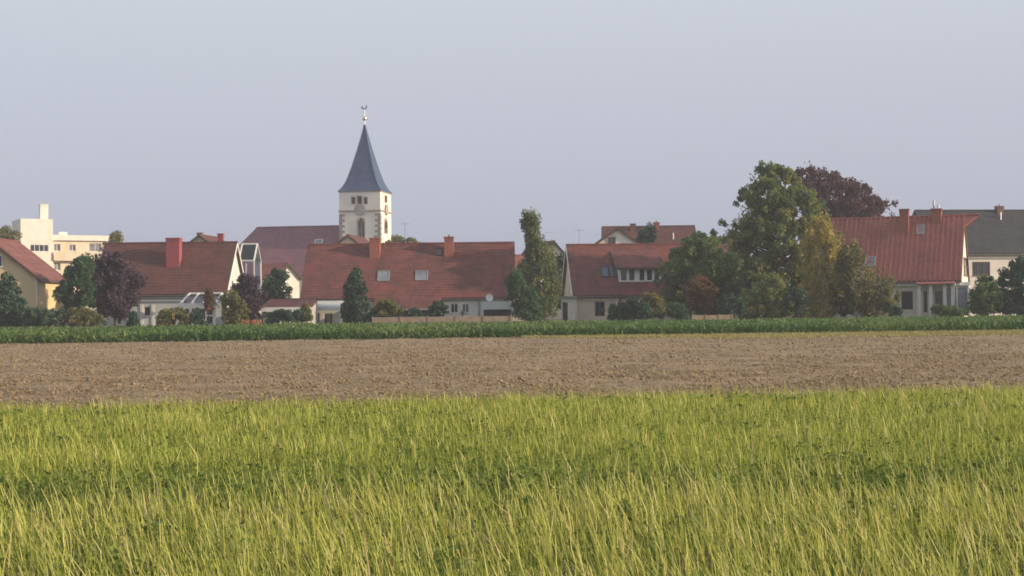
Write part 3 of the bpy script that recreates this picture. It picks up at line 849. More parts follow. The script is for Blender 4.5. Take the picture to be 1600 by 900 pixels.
        for an, ln in ((R(70), 0.5), (R(-15), 0.72)):
            k = MB(); k.beam(W.p(cx, cz, 0.22), W.p(cx+math.cos(an)*ln, cz+math.sin(an)*ln, 0.22), 0.06); k.build('clock_hand', 'gilded', cl)
    # quoins: long and short stones up the corners, lower stage
    z = 6.0; i = 0
    while z < zc - 0.5:
        hgt = 0.46
        for sx in (-1, 1):
            wl = 0.95 if i % 2 == 0 else 0.5; ws = 0.5 if i % 2 == 0 else 0.95
            q = MB(); o = 0.035
            xa, xb = (-T - o, -T + wl) if sx < 0 else (T - wl, T + o)
            q.box(xa, xb, -T - o, -T - 0.003, z, z + hgt - 0.04)
            if sx > 0: q.box(T + 0.003, T + o, -T - 0.003, -T + ws, z, z + hgt - 0.04)
            else: q.box(-T - o, -T - 0.003, -T - 0.003, -T + ws, z, z + hgt - 0.04)
            q.build('quoin_stone', 'sandstone', root)
        z += hgt; i += 1
    # spire: bell-cast pyramid
    prof = [(3.74, ZT + 0.2), (3.36, ZT + 0.6), (3.0, ZT + 1.15), (2.62, ZT + 1.95), (2.26, ZT + 3.0), (1.86, ZT + 4.3), (1.1, ZT + 7.2), (0.38, ZT + 10.2), (0.07, ZT + 11.7)]
    m = MB()
    vs_ = []
    for h_, z_ in prof: vs_ += [(-h_, -h_, z_), (h_, -h_, z_), (h_, h_, z_), (-h_, h_, z_)]
    fs = [(3, 2, 1, 0)]
    for i in range(len(prof) - 1):
        for j in range(4): fs.append((i*4+j, i*4+(j+1) % 4, (i+1)*4+(j+1) % 4, (i+1)*4+j))
    fs.append(tuple((len(prof)-1)*4+j for j in range(4)))
    m.add(vs_, fs); sp = m.build('spire', 'slate', root)
    m = MB()
    for sx, sy in ((-1,-1),(1,-1),(1,1),(-1,1)):
        for (h0, z0), (h1, z1) in zip(prof, prof[1:]): m.beam((sx*h0, sy*h0, z0), (sx*h1, sy*h1, z1), 0.1)
    m.build('hip_flashing', 'slate', sp)
    zt = ZT + 11.6
    m = MB(); m.tube([(0, 0, zt - 0.3), (0, 0, zt + 3.0)], [0.09, 0.04], 6); m.build('finial_rod', 'zinc', sp)
    m = MB(); m.sphere((0, 0, zt + 1.15), 0.42); m.build('finial_ball', 'gilded', sp, True)
    # weathercock: tail, body, neck, comb as one cut plate with thickness
    m = MB(); z0 = zt + 2.75
    pl = [(-0.62, 0.35), (-0.5, 0.02), (-0.15, -0.12), (0.2, -0.1), (0.38, 0.12), (0.42, 0.42), (0.62, 0.45), (0.42, 0.58), (0.28, 0.62), (0.2, 0.3), (-0.05, 0.2), (-0.3, 0.3), (-0.42, 0.62)]
    k = len(pl)
    m.add([(a, -0.03, z0 + b) for a, b in pl] + [(a, 0.03, z0 + b) for a, b in pl],
          [tuple(range(k)), tuple(range(2*k-1, k-1, -1))] + [(i, i+k, (i+1) % k+k, (i+1) % k) for i in range(k)])
    m.build('weathercock', 'zinc', sp)
    # nave to the left
    yf, yb = -7.0, 7.0
    zr = fr.front(470, 354.5, 0).z; xr = -T - 0.01
    xa = fr.front(401, 356, 0).x
    he = 7.2
    tan = (zr - he) / 7.0
    hp = fr.front(379, 384, 0).x
    xe = xa - 6.2
    m = MB()
    WFn = Wall((xe + 0.5, yf + 0.5, 0), (1, 0, 0), (0, -1, 0)); Ln = xr - xe - 0.5
    wins = []
    for i in range(4):
        c = Ln * (i + 0.6) / 4.2; wins.append((c - 0.6, c + 0.6, 2.6, 6.0))
    holed(m, WFn, Ln, he + 0.3, wins, 0.3); m.add([(xe+.5, yb-.5, 0), (xe+.5, yf+.5, 0), (xe+.5, yf+.5, he+.3), (xe+.5, yb-.5, he+.3)], [(0, 1, 2, 3)])
    m.add([(xr, yb-.5, 0), (xe+.5, yb-.5, 0), (xe+.5, yb-.5, he+.3), (xr, yb-.5, he+.3)], [(0, 1, 2, 3)])
    m.add([(xr, yf+.5, 0), (xr, yb-.5, 0), (xr, yb-.5, he+.3), (xr, 0, zr-.3), (xr, yf+.5, he+.3)], [(0, 1, 2, 3, 4)])
    m.build('nave_wall', 'church_render', root)
    for w in wins: window(root, WFn, *w, mull=1, trans=3, frame='sandstone', sill=True, name='nave_window', depth=0.25)
    m = MB()
    m.slab([(xe, yf, he), (xr, yf, he), (xr, 0, zr), (xa, 0, zr)], 0.2); m.slab([(xr, yb, he), (xe, yb, he), (xa, 0, zr), (xr, 0, zr)], 0.2)
    m.slab([(xe, yb, he), (xe, yf, he), (xa, 0, zr)], 0.2)
    courses(m, (xe, yf, he), (xr, yf, he), (xa, 0, zr), (xr, 0, zr), 0.42, 1.6)
    nr_ = m.build('nave_roof', 'tile_violet', root)
    # small pale dormer vent low on the nave slope
    n = Vector((0, -tan, 1)).normalized()
    skylight(nr_, fr, (0, yf, he), n, (492, 374.5, 504, 384), pane='pane_pale', frame='white_paint')
    # ridge tiles
    cp = MB(); k = 30; a_ = Vector((xa, 0, zr)); b_ = Vector((xr, 0, zr)); dv = (b_-a_)/k
    for i in range(k): cp.tube([a_+dv*i, a_+dv*(i+1.06)], [0.16, 0.18], 7)
    cp.build('ridge_tiles', 'tile_violet', nr_)
church()

# ------------------------------------------------------------------ houses
# yellow house at the left edge, gable towards the field
h = House('yellow_house', 'yellow rendered house with pinkish tiled gable roof at the left edge', 130, -96, 60, -3, 432, 371, 9.5,
          wall='yellow_render', roof='tile_pink', gable=True, ov=0.35, vg=0.35, front_holes=[(-12, 399, 4.5, 417)])
h.win(0, mull=1)
# downpipe at the corner
m = MB(); m.tube([(h.L - 0.12, -0.08, 0), (h.L - 0.12, -0.08, h.H - 0.2)], [0.05, 0.05], 8); m.build('downpipe', 'white_paint', h.root)

# red-brown roofed house, second from the left
h = House('brown_roof_house', 'pale house with broad red-brown roof and wide red chimney beside the plum tree', 136, 146, 351, 0, 460, 380, 10.0,
          wall='pale_blue_render', roof='tile_brown', front_holes=[(224.5, 479, 235.5, 494), (176, 495, 190, 507), (287, 481, 333, 507)], verge='white_paint')
h.win(0, mull=0, trans=0); h.win(1, mull=1, trans=0); h.win(2, mull=3, trans=0, sill=False, name='terrace_door')
# narrow glazing strip below the kitchen window, white surround
m = MB(); x0, x1, z0, z1 = h.front_rects[0]
bar(m, h.WF, x0 - 0.32, x0 - 0.07, 0.1, z1 + 0.2, 0.003, 0.06); bar(m, h.WF, x1 + 0.07, x1 + 0.32, 0.1, z1 + 0.2, 0.003, 0.06)
m.build('window_surround', 'white_paint', h.root)
h.chim(261.5, 282, 372, y=2.9, d=1.2, m='brick_red', pots=0)
h.chim(341, 349, 365, y=6.2, d=0.6, m='brick_red', pots=0)
# pale fascia under the eaves
m = MB(); m.box(0.0, h.L, -0.36, -0.30, h.H - 0.34, h.H - 0.24); m.build('fascia', 'white_paint', h.root)

# long weathered double house in the middle
h = House('long_house', 'long low house with weathered red tile roof, two orange chimneys and two skylights', 140, 475, 800, 0, 466, 381, 10.6,
          wall='white_render', roof='tile_weathered', front_holes=[(487, 488, 500, 507), (506, 489, 520, 507), (704, 474, 716, 489), (722, 474, 733, 489)])
h.win(0, mull=0, pane='pane_pale'); h.win(1, mull=0, trans=0, name='front_door', pane='pane_dark', sill=False)
h.win(2, mull=1); h.win(3, mull=1)
h.chim(578, 594, 372, y=4.2, d=1.0, m='brick_orange'); h.chim(694.5, 708.5, 370, y=4.2, d=0.9, m='brick_orange')
h.sky((590, 424, 609, 440), pane='pane_pale'); h.sky((649, 424, 669, 439), pane='pane_pale')
h.sky((681, 389, 691, 400), pane='pane_dark', frame='dark_wood')
# lower catslide roof in the middle, with its own post wall
a = h.fr.front(586, 480).x; b = h.fr.front(691, 480).x
e = 1.15
m = MB(); m.slab([(a, -0.4 - e, h.H - e * h.tan + 0.10), (b, -0.4 - e, h.H - e * h.tan + 0.10), (b, -0.35, h.H + 0.10 + 0.05 * h.tan), (a, -0.35, h.H + 0.10 + 0.05 * h.tan)], 0.12)
cs = m.build('catslide_roof', 'tile_weathered', h.root)
m = MB(); m.tube([(a, -0.48 - e, h.H - e*h.tan), (b, -0.48 - e, h.H - e*h.tan)], [0.08, 0.08], 8); m.build('gutter', 'zinc', cs)
m = MB(); m.box(a + 0.1, b - 0.1, -0.95, -0.003, 0, h.H - e*h.tan + 0.25); m.build('porch_wall', 'garage_violet', h.root)
# pale terrace roof on the left part
a = h.fr.front(489, 470, -2.2).x; b = h.fr.front(534, 470, -2.2).x
z1 = h.fr.front(510, 469, -0.45).z; z0 = h.fr.front(510, 480.5, -2.4).z
m = MB(); m.slab([(a, -2.4, z0), (b, -2.4, z0), (b, -0.5, z1 - 0.05), (a, -0.5, z1 - 0.05)], 0.06); aw = m.build('terrace_awning', 'awning_cloth', h.root)
m = MB(); m.box(a - 0.1, b + 0.15, -2.5, -2.41, z0 - 0.30, z0 + 0.05); m.build('awning_valance', 'awning_cloth', aw)
for x in (a + 0.1, b - 0.1):
    m = MB(); m.tube([(x, -2.3, 0), (x, -2.3, z0 - 0.05)], [0.05, 0.05], 8); m.build('awning_post', 'white_paint', aw)
# pale carport on the right part, dark opening below
a = h.fr.front(752, 480, -2.5).x; b = h.fr.front(801, 480, -2.5).x
z0 = h.fr.front(775, 483.5, -2.6).z; z1 = h.fr.front(775, 471, -2.6).z
m = MB(); m.box(a, b, -2.6, -0.003, z0, z1); cp = m.build('carport_roof', 'pale_blue_render', h.root)
m = MB(); m.box(a + 0.2, b - 0.2, -0.30, -0.004, 0, z0 - 0.02); m.build('carport_door', 'garage_violet', cp)
for x in (a + 0.02, b - 0.12):
    m = MB(); m.box(x, x + 0.12, -2.55, -2.43, 0, z0 - 0.003); m.build('carport_post', 'white_paint', cp)
m = MB(); x = h.fr.front(748, 480).x; m.tube([(x, -0.1, 0), (x, -0.1, h.H - 0.1)], [0.05, 0.05], 8); m.build('downpipe', 'zinc', h.root)
# satellite dish on the carport edge
c = h.fr.front(764, 465, -1.4)
m = MB(); k = 14; vs_ = [c + Vector((0.02, 0.12, 0))]; fs = []
for i, (rr, dd) in enumerate(((0.2, 0.10), (0.36, 0.0))):
    for j in range(k):
        an = 2*math.pi*j/k; vs_.append(c + Vector((math.cos(an)*rr + 0.05, dd, math.sin(an)*rr)))
for j in range(k):
    fs.append((0, 1 + j, 1 + (j+1) % k)); fs.append((1+j, 1+k+j, 1+k+(j+1) % k, 1+(j+1) % k))
m.add(vs_, fs); m.beam(c + Vector((0.05, 0.1, -0.3)), c + Vector((0.05, -0.35, -0.05)), 0.03); m.beam(c + Vector((0.05, 0.12, 0)), c + Vector((0.05, 0.2, -0.6)), 0.05)
m.build('satellite_dish', 'dish_white', cp)
antenna(h.roof, h.fr.front(633, 378, 5.3).x, 5.3, h.Z, 2.2)

# house with the wide dormer, right of the birch
h = House('dormer_house', 'house with dark red roof and wide white-framed dormer, between birch and walnut tree', 141, 899, 1098, -4, 461, 382, 10.5,
          wall='cream_render', roof='tile_weathered', front_holes=[(929.5, 471, 945, 494), (962, 472, 977, 494)], verge='white_paint')
h.win(0, mull=1, trans=0, frame='brown_wood', sill=False); h.win(1, mull=1, frame='brown_wood', sill=False)
for px_ in (963.5, 969, 988):
    x = h.fr.front(px_, 468).x
    m = MB(); m.box(x - 0.07, x + 0.07, -0.12, -0.003, 0, h.plate - 0.3); m.build('wall_post', 'brown_wood' if px_ > 965 else 'white_paint', h.root)
m = MB(); m.tube([(0.12, -0.1, 0), (0.12, -0.1, h.H - 0.1)], [0.06, 0.06], 8); m.build('downpipe', 'gutter_metal', h.root)
h.sky((939, 417, 951, 433), pane='pane_blue', frame='dark_wood'); h.sky((952, 416, 963, 433), pane='pane_blue', frame='dark_wood')
# shed dormer: face plane stands where its foot pixel meets the slope
pt = h.fr.hit(1000, 441, h.sp, h.n); yf = pt.y
a = h.fr.front(967, 430, yf).x; b = h.fr.front(1033, 430, yf).x
zb = pt.z; zt = h.fr.front(1000, 417, yf).z
zr_ = h.fr.hit(1000, 392, h.sp, h.n)
WD = Wall((a, yf, 0), (1, 0, 0), (0, -1, 0))
Ld = b - a; wh = []
cuts = [(0.15, 0.83), (0.98, 1.62), (2.02, 2.62), (2.77, 3.37), (3.52, 4.1)]
sc_ = Ld / 4.25
for c0, c1 in cuts: wh.append((c0 * sc_, c1 * sc_, zb + 0.14, zt - 0.06))
m = MB()
class _W(Wall): pass
holes = wh
# face
xs = sorted({0.0, Ld, *[q[0] for q in wh], *[q[1] for q in wh]}); zs = [zb - 0.25, zb + 0.14, zt - 0.06, zt + 0.02]
for i in range(len(xs)-1):
    for j in range(3):
        cx = (xs[i]+xs[i+1])/2
        if j == 1 and any(q[0] < cx < q[1] for q in wh): continue
        m.add([WD.p(xs[i], zs[j]), WD.p(xs[i+1], zs[j]), WD.p(xs[i+1], zs[j+1]), WD.p(xs[i], zs[j+1])], [(0, 1, 2, 3)])
for x0 in (0.0, Ld):
    m.add([(a + x0, yf, zb - 0.25), (a + x0, yf, zt + 0.02), (a + x0, zr_.y, zr_.z - 0.05)], [(0, 1, 2) if x0 else (2, 1, 0)])
dm = m.build('dormer', 'white_paint', h.root)
for q in wh: window(dm, WD, *q, mull=0, trans=0, fw=0.06, sill=False, depth=0.1)
m = MB(); m.slab([(a - 0.35, yf - 0.35, zt - 0.05), (b + 0.35, yf - 0.35, zt - 0.05), (b + 0.35, zr_.y, zr_.z + 0.06), (a - 0.35, zr_.y, zr_.z + 0.06)], 0.12)
m.build('dormer_roof', 'tile_weathered', dm)
m = MB(); m.box(a - 0.4, b + 0.4, yf - 0.42, yf - 0.36, zt - 0.28, zt - 0.05); m.build('dormer_fascia', 'dark_wood', dm)
antenna(h.roof, h.fr.front(905, 382, 5.2).x, 5.2, h.Z, 1.6)

# garden shed at its left
fr = Frame(877, 138, 8)
t = empty('garden_shed', fr, 'small pale shed with flat grey roof left of the dormer house', 'shed')
L = fr.front(899, 492).x; zt = fr.front(890, 463.5).z
m = MB(); W = Wall((0, 0, 0), (1, 0, 0), (0, -1, 0)); dr = (0.12, 0.62, 0.02, zt - 0.55)
holed(m, W, L, zt - 0.1, [dr]); m.add([(L, 0, 0), (L, 2.4, 0), (L, 2.4, zt-.1), (L, 0, zt-.1)], [(0, 1, 2, 3)]); m.add([(0, 2.4, 0), (0, 0, 0), (0, 0, zt-.1), (0, 2.4, zt-.1)], [(0, 1, 2, 3)])
m.add([(L, 2.4, 0), (0, 2.4, 0), (0, 2.4, zt-.1), (L, 2.4, zt-.1)], [(0, 1, 2, 3)])
m.build('wall', 'white_render', t)
m = MB(); bar(m, W, dr[0], dr[1], dr[2], dr[3], -0.12, -0.06); m.build('door', 'dark_wood', t)
m = MB(); m.box(-0.25, L + 0.2, -0.3, 2.6, zt - 0.098, zt + 0.05); m.build('roof', 'zinc', t)

# big house on the right with ribbed new tiles and a porch
h = House('ribbed_roof_house', 'tall house with ribbed pink-red roof, two brick chimneys and columned porch', 141, 1284, 1501, 21, 440, 340, 12.0,
          wall='white_render', roof='tile_new', ov=0.5, vg=0.12, roof_prow=1.35, ribs=0.46,
          front_holes=[(1407, 454, 1427.5, 485), (1443, 455, 1449, 488), (1461, 455, 1473, 488), (1480, 455, 1486, 480)],
          right_holes=[(1505.5, 403, 1511, 431)], verge='brown_wood')
h.win(0, mull=0, pane='pane_dark'); h.win(1, mull=0, frame='brown_wood', sill=False, name='front_door'); h.win(2, mull=1, frame='brown_wood', sill=False, name='terrace_door'); h.win(3, mull=0)
h.win(0, 'right', mull=0, trans=1, frame='brown_wood')
c = h.chim(1406, 1420, 327, y=4.6, d=0.95, m='brick_orange', pots=0)
c = h.chim(1455, 1471, 326.5, y=5.6, d=0.9, m='brick_orange', pots=0)
for px_, py_ in ((1459, 313), (1466, 320)):
    p = h.fr.front(px_, py_, 5.6); q = h.fr.front(px_, 327, 5.6)
    m = MB(); m.tube([q - Vector((0, 0, 0.1)), p], [0.1, 0.1], 8); m.build('flue_pipe', 'steel', c)
h.sky((1432.5, 352, 1444.5, 366.5), pane='pane_pale'); h.sky((1352, 402, 1368, 417), pane='pane_pale')
# white band under the eaves and the porch columns
m = MB(); m.box(0.0, h.L, -0.42, -0.36, h.H - 0.42, h.H - 0.2); m.build('fascia', 'white_paint', h.root)
for px_ in (1436.5, 1454.5, 1476.5, 1489):
    x = h.fr.front(px_, 470, -1.0).x
    m = MB(); m.box(x - 0.16, x + 0.16, -1.15, -0.85, 0, h.H - 0.45); col = m.build('porch_column', 'white_render', h.root)
    m = MB(); m.box(x - 0.24, x + 0.24, -1.24, -0.76, h.H - 0.447, h.H - 0.27); m.build('capital', 'white_render', col)
x0 = h.fr.front(1433, 470, -1.0).x; x1 = h.fr.front(1492, 470, -1.0).x
m = MB(); m.slab([(x0, -1.5, h.H - 0.26), (x1, -1.5, h.H - 0.26), (x1, -0.5, h.H - 0.06), (x0, -0.5, h.H - 0.06)], 0.08); m.build('porch_roof', 'tile_new', h.root)
# glazed bay at its right corner: white frame around dark glass
fr2 = h.fr; xa = h.L - 1.25; xb = h.L + 0.75
zt = fr2.front(1500, 449, -0.7).z
m = MB()
for x in (xa, (xa + xb) / 2, xb): m.box(x - 0.06, x + 0.06, -0.82, -0.70, 0, zt)
m.box(xa - 0.06, xb + 0.06, -0.83, -0.69, zt, zt + 0.16); m.box(xb - 0.06, xb + 0.06, -0.69, 1.6, zt, zt + 0.16); m.box(xb - 0.06, xb + 0.06, 1.48, 1.6, 0, zt)
by = m.build('glazed_bay', 'white_paint', h.root)
for q0, q1 in ((xa + 0.06, (xa+xb)/2 - 0.06), ((xa+xb)/2 + 0.06, xb - 0.06)):
    m = MB(); m.box(q0, q1, -0.77, -0.75, 0.35, zt); m.build('pane', 'pane_pale', by)
m = MB(); m.box(xb - 0.01, xb + 0.01, -0.69, 1.48, 0.35, zt); m.build('pane', 'pane_pale', by)
m = MB(); m.slab([(xa - 0.1, -0.95, zt + 0.17), (xb + 0.12, -0.95, zt + 0.17), (xb + 0.12, 1.7, zt + 0.55), (xa - 0.1, 1.7, zt + 0.55)], 0.05); m.build('bay_roof', 'zinc', by)

# dark-roofed house at the right edge
h = House('dark_roof_house', 'two-storey cream house with dark grey roof at the right edge', 166, 1466, 1700, -8, 396, 329, 11.0,
          wall='white_render', roof='tile_dark', front_holes=[(1519, 409, 1547, 431), (1585, 409, 1610, 431)], ov=0.5)
h.win(0, mull=2, pane='pane_dark', frame='brown_wood'); h.win(1, mull=1)
p = h.fr.front(1561, 322, 5.5)
c = h.chim(1556.5, 1566, 322, y=5.2, d=0.7, m='brick_dark', pots=1)
x = h.fr.front(1562, 330, 4.4).x
m = MB(); zz = h.H + 4.9 * h.tan; m.tube([(x, 4.2, zz - 0.4), (x, 4.2, zz + 0.7)], [0.1, 0.1], 8); m.build('vent_pipe', 'steel', h.roof)

# flat-roofed white block far left
fr = Frame(33, 212, -29)
t = empty('flat_roof_building', fr, 'cream flat-roofed block with raised stair tower and window band, behind the yellow house', 'building')
def F0(px, py, y=0): p = fr.front(px, py, y); return p.x, p.z
xt, _ = F0(83, 400); xw, _ = F0(168, 400)
zt = F0(55, 342)[1]; zw = F0(125, 368)[1]
W = Wall((0, 0, 0), (1, 0, 0), (0, -1, 0))
def R4(x0, y0, x1, y1): return (F0(x0, 400)[0], F0(x1, 400)[0], F0((x0+x1)/2, y1)[1], F0((x0+x1)/2, y0)[1])
tw = [R4(47, 382, 76, 393)]
m = MB(); holed(m, W, xt, zt, tw)
m.add([(xt, 0, 0), (xt, 7, 0), (xt, 7, zt), (xt, 0, zt)], [(0, 1, 2, 3)]); m.add([(0, 7, 0), (0, 0, 0), (0, 0, zt), (0, 7, zt)], [(0, 1, 2, 3)])
m.add([(xt, 7, 0), (0, 7, 0), (0, 7, zt), (xt, 7, zt)], [(0, 1, 2, 3)]); m.add([(0, 0, zt-.3), (xt, 0, zt-.3), (xt, 7, zt-.3), (0, 7, zt-.3)], [(0, 1, 2, 3)])
m.build('tower_wall', 'white_render', t)
window(t, W, *tw[0], mull=3, pane='pane_dark')
ww = [R4(83, 381, 96, 392), R4(110, 382, 120, 392), R4(141, 380, 160, 393), R4(84, 410, 96, 422), R4(110, 410, 122, 422), R4(139, 410, 158, 422)]
o = Wall((xt + 0.004, 0.7, 0), (1, 0, 0), (0, -1, 0))
ww = [(max(0.25, a - xt), max(0.6, b - xt), c, d) for a, b, c, d in ww]
m = MB(); holed(m, o, xw - xt, zw, ww, 0.3); Lx = xw - xt
m.add([o.p(Lx, 0), o.p(Lx, 0, -10), o.p(Lx, zw, -10), o.p(Lx, zw)], [(0, 1, 2, 3)]); m.add([o.p(Lx, 0, -10), o.p(0, 0, -10), o.p(0, zw, -10), o.p(Lx, zw, -10)], [(0, 1, 2, 3)])
m.build('wing_wall', 'cream_render', t)
for q in ww: window(t, o, *q, mull=1, pane='pane_pale', depth=0.25)
m = MB(); bar(m, o, 0, Lx + 0.4, zw - 0.75, zw + 0.05, -10.3, 0.45); m.build('roof_slab', 'white_render', t)
zb0, zb1 = F0(125, 406)[1], F0(125, 394)[1]
m = MB(); bar(m, o, 0.05, Lx * 0.9, zb0, zb1, 0.9, 1.0); bl = m.build('balcony_parapet', 'cream_render', t)
m = MB(); bar(m, o, 0.05, Lx * 0.9, zb0 - 0.15, zb0 - 0.003, 0.003, 1.0); m.build('balcony_floor', 'cream_render', bl)
a, b = F0(63, 330, 2)[0], F0(75.5, 330, 2)[0]
m = MB(); m.box(a, b, 2, 3.1, zt - 0.4, F0(69, 320, 2)[1]); c = m.build('chimney', 'white_render', t)
m = MB(); m.box(a - 0.08, b + 0.08, 1.92, 3.18, F0(69, 320, 2)[1], F0(69, 320, 2)[1] + 0.12); m.build('chimney_cap', 'white_render', c)
m = MB(); x = F0(108, 365)[0]; m.box(x - 0.6, x + 0.6, 4, 5, zw, zw + 0.7); m.build('roof_hatch', 'white_render', t)

# house behind the tower foot: tan gable
h = House('tan_gable_house', 'small tan-gabled house with brown roof below the church tower', 196, 523, 566, 7, 383, 367, 10,
          wall='cream_render', roof='tile_brown', gable=True, ov=0.35, vg=0.3)
# low white-gabled house between nave and long house
h = House('small_white_house', 'small white gable with red roof in front of the church nave', 172, 434, 468, -32, 431, 411, 8, wall='white_render', roof='tile_new', gable=True, ov=0.3,
          front_holes=[(446, 428, 451, 436)])
h.win(0, mull=0)
# house behind the brown roof
h = House('hidden_house', 'tan gable with curved verge peeping over the brown roof, dark chimney on top', 176, 289, 336, 5, 384, 367, 9, wall='cream_render', roof='tile_brown', gable=True, ov=0.3)
h.chim(309, 316, 363.5, y=3.0, d=0.6, m='brick_dark', pots=0, slope=h.Z)
# houses behind the dormer house
h = House('long_brown_house', 'long house with brown roof, chimney and vent behind the dormer house', 186, 946, 1088, 3, 384, 354, 10, wall='cream_render', roof='tile_brown')
h.chim(985, 993, 349.5, y=4.0, d=0.8, m='brick_dark', pots=0); h.chim(1021, 1030, 347.5, y=4.0, d=0.8, m='brick_orange', pots=1)
p = h.fr.hit(1052, 374, h.sp, h.n); m = MB(); m.tube([p - Vector((0, 0, 0.3)), p + Vector((0, 0, 0.85))], [0.09, 0.09], 8); m.build('vent_pipe', 'white_paint', h.roof)
h = House('white_gable_house', 'white gable with dark verge just behind the dormer house', 172, 926, 1005, 0, 383, 356, 9, wall='white_render', roof='tile_violet', gable=True, ov=0.4, vg=0.25,
          front_holes=[(950, 370, 962, 383)])
h.win(0, mull=1, frame='brown_wood')
h = House('narrow_white_house', 'narrow white gable between the birch and the dormer house', 178, 847, 885, -20, 399, 377, 8, wall='white_render', roof='tile_brown', gable=True, ov=0.4, vg=0.3)
antenna(h.roof, h.L * 0.7, 3, h.Z - 0.4, 1.8)
h = House('far_roof_house', 'house with brown roof almost hidden behind the walnut tree', 190, 1090, 1150, 2, 395, 371, 9, wall='cream_render', roof='tile_brown')
h = House('red_roof_cottage', 'cottage with red roof half hidden behind the birch', 165, 790, 846, 3, 425, 399, 8, wall='cream_render', roof='tile_new')

# garage / annexe with maroon roof, left of the long house
fr = Frame(414, 133, 0)
t = empty('low_garage', fr, 'low garage with maroon pent roof and white fascia left of the long house', 'garage')
L = fr.front(486, 492).x; zt = fr.front(450, 480).z; zr_ = fr.front(450, 466, 4.5).z
m = MB(); W = Wall((0, 0, 0), (1, 0, 0), (0, -1, 0)); drs = [(0.4, 2.0, 0.02, zt - 0.45), (2.5, 4.0, 0.8, zt - 0.5)]
holed(m, W, L, zt - 0.2, drs)
m.add([(L, 0, 0), (L, 4.4, 0), (L, 4.4, zr_-.2), (L, 0, zt-.2)], [(0, 1, 2, 3)]); m.add([(0, 4.4, 0), (0, 0, 0), (0, 0, zt-.2), (0, 4.4, zr_-.2)], [(0, 1, 2, 3)]); m.add([(L, 4.4, 0), (0, 4.4, 0), (0, 4.4, zr_-.2), (L, 4.4, zr_-.2)], [(0, 1, 2, 3)])
m.build('wall', 'grey_render', t)
m = MB(); bar(m, W, *drs[0], -0.12, -0.06); m.build('door', 'dark_wood', t)
window(t, W, *drs[1], mull=1)
m = MB(); m.slab([(-0.3, -0.3, zt), (L + 0.1, -0.3, zt), (L + 0.1, 4.7, zr_), (-0.3, 4.7, zr_)], 0.12); m.build('roof', 'tile_maroon', t)
m = MB(); m.box(-0.32, L + 0.12, -0.38, -0.31, zt - 0.42, zt + 0.0); m.build('fascia', 'white_paint', t)

# glazed winter garden behind the brown-roofed house
fr = Frame(374, 149, 0)
t = empty('winter_garden', fr, 'white-framed glazed gable right of the brown-roofed house', 'conservatory')
L = fr.front(397, 420).x; dp = 4.0
He = fr.front(390, 407).z; Zr = fr.front(390, 381, dp/2).z
m = MB()
for x in (0.0, L):
    m.beam((x, 0, 0), (x, 0, He), 0.12); m.beam((x, dp, 0), (x, dp, He), 0.12)
    m.beam((x, 0, He), (x, dp/2, Zr), 0.13); m.beam((x, dp, He), (x, dp/2, Zr), 0.13)
m.beam((0, dp/2, Zr), (L, dp/2, Zr), 0.14); m.beam((0, 0, He), (L, 0, He), 0.14); m.beam((0, dp, He), (L, dp, He), 0.12); m.beam((0, 0, 2.6), (L, 0, 2.6), 0.12); m.beam((L, 0, 2.6), (L, dp, 2.6), 0.12)
fm = m.build('frame', 'white_paint', t)
m = MB(); m.slab([(0.06, 0.05, He + 0.02), (L - 0.06, 0.05, He + 0.02), (L - 0.06, dp/2 - .04, Zr - .03), (0.06, dp/2 - .04, Zr - .03)], 0.02); m.build('roof_pane', 'clear_glass', t)
m = MB(); m.slab([(L - .06, dp - .05, He + 0.02), (.06, dp - .05, He + 0.02), (.06, dp/2 + .04, Zr - .03), (L - .06, dp/2 + .04, Zr - .03)], 0.02); m.build('roof_pane', 'clear_glass', t)
m = MB(); m.box(0.07, L - 0.07, -0.01, 0.01, 2.7, He - 0.07); m.build('front_pane', 'clear_glass', t)
m = MB(); m.box(L - 0.01, L + 0.01, 0.07, dp - 0.07, 2.7, He); m.build('side_pane', 'clear_glass', t)
m = MB(); m.box(0.05, L - 0.08, 0.08, dp - 0.08, 0, 2.5); m.build('base_wall', 'white_render', t)

# white patio canopy in front of the brown-roofed house
fr = Frame(282, 131.5, 0)
t = empty('patio_canopy', fr, 'white patio canopy with sloping glass panes in front of the brown-roofed house', 'canopy')
L = fr.front(339, 480).x; dp = 3.0
zf = fr.front(310, 476.5).z; zb = fr.front(310, 459, dp).z
m = MB(); m.beam((-0.25, -0.02, zf), (L + 0.15, -0.02, zf), 0.16, 0.34); m.build('front_rail', 'white_paint', t)
m = MB(); m.beam((0.15, dp, zb), (L * 0.97, dp, zb), 0.14, 0.24); m.build('back_rail', 'white_paint', t)
xs = [0.0, L * 0.31, L * 0.62, L * 0.97]
for i, x in enumerate(xs):
    m = MB(); m.beam((x, -0.02, zf + 0.1), (x + (0.2 if i == 0 else 0), dp, zb), 0.17, 0.18); m.build('rafter', 'white_paint', t)
for x0, x1 in zip(xs, xs[1:]):
    m = MB(); m.slab([(x0 + .06, 0.1, zf + 0.13), (x1 - .06, 0.1, zf + 0.13), (x1 - .06, dp - .08, zb + .02), (x0 + .06, dp - .08, zb + .02)], 0.02); m.build('glass_pane', 'clear_glass', t)
for x in (0.05, L * 0.27, L * 0.93):
    m = MB(); m.box(x - 0.09, x + 0.09, -0.10, 0.06, 0, zf - 0.17); m.build('post', 'white_paint', t)
m = MB(); zz = fr.front(325, 493).z; xa = fr.front(315, 493).x; xb = L * 0.93 - 0.06
m.box(xa, xb, -0.06, 0.02, zz - 0.08, zz + 0.06); m.beam((xa + .05, -0.02, zz - .05), (xa + .45, -0.02, 0.3), 0.1); m.box(xa, xa + 0.1, -0.06, 0.02, 0, zz - .08); m.build('railing', 'white_paint', t)

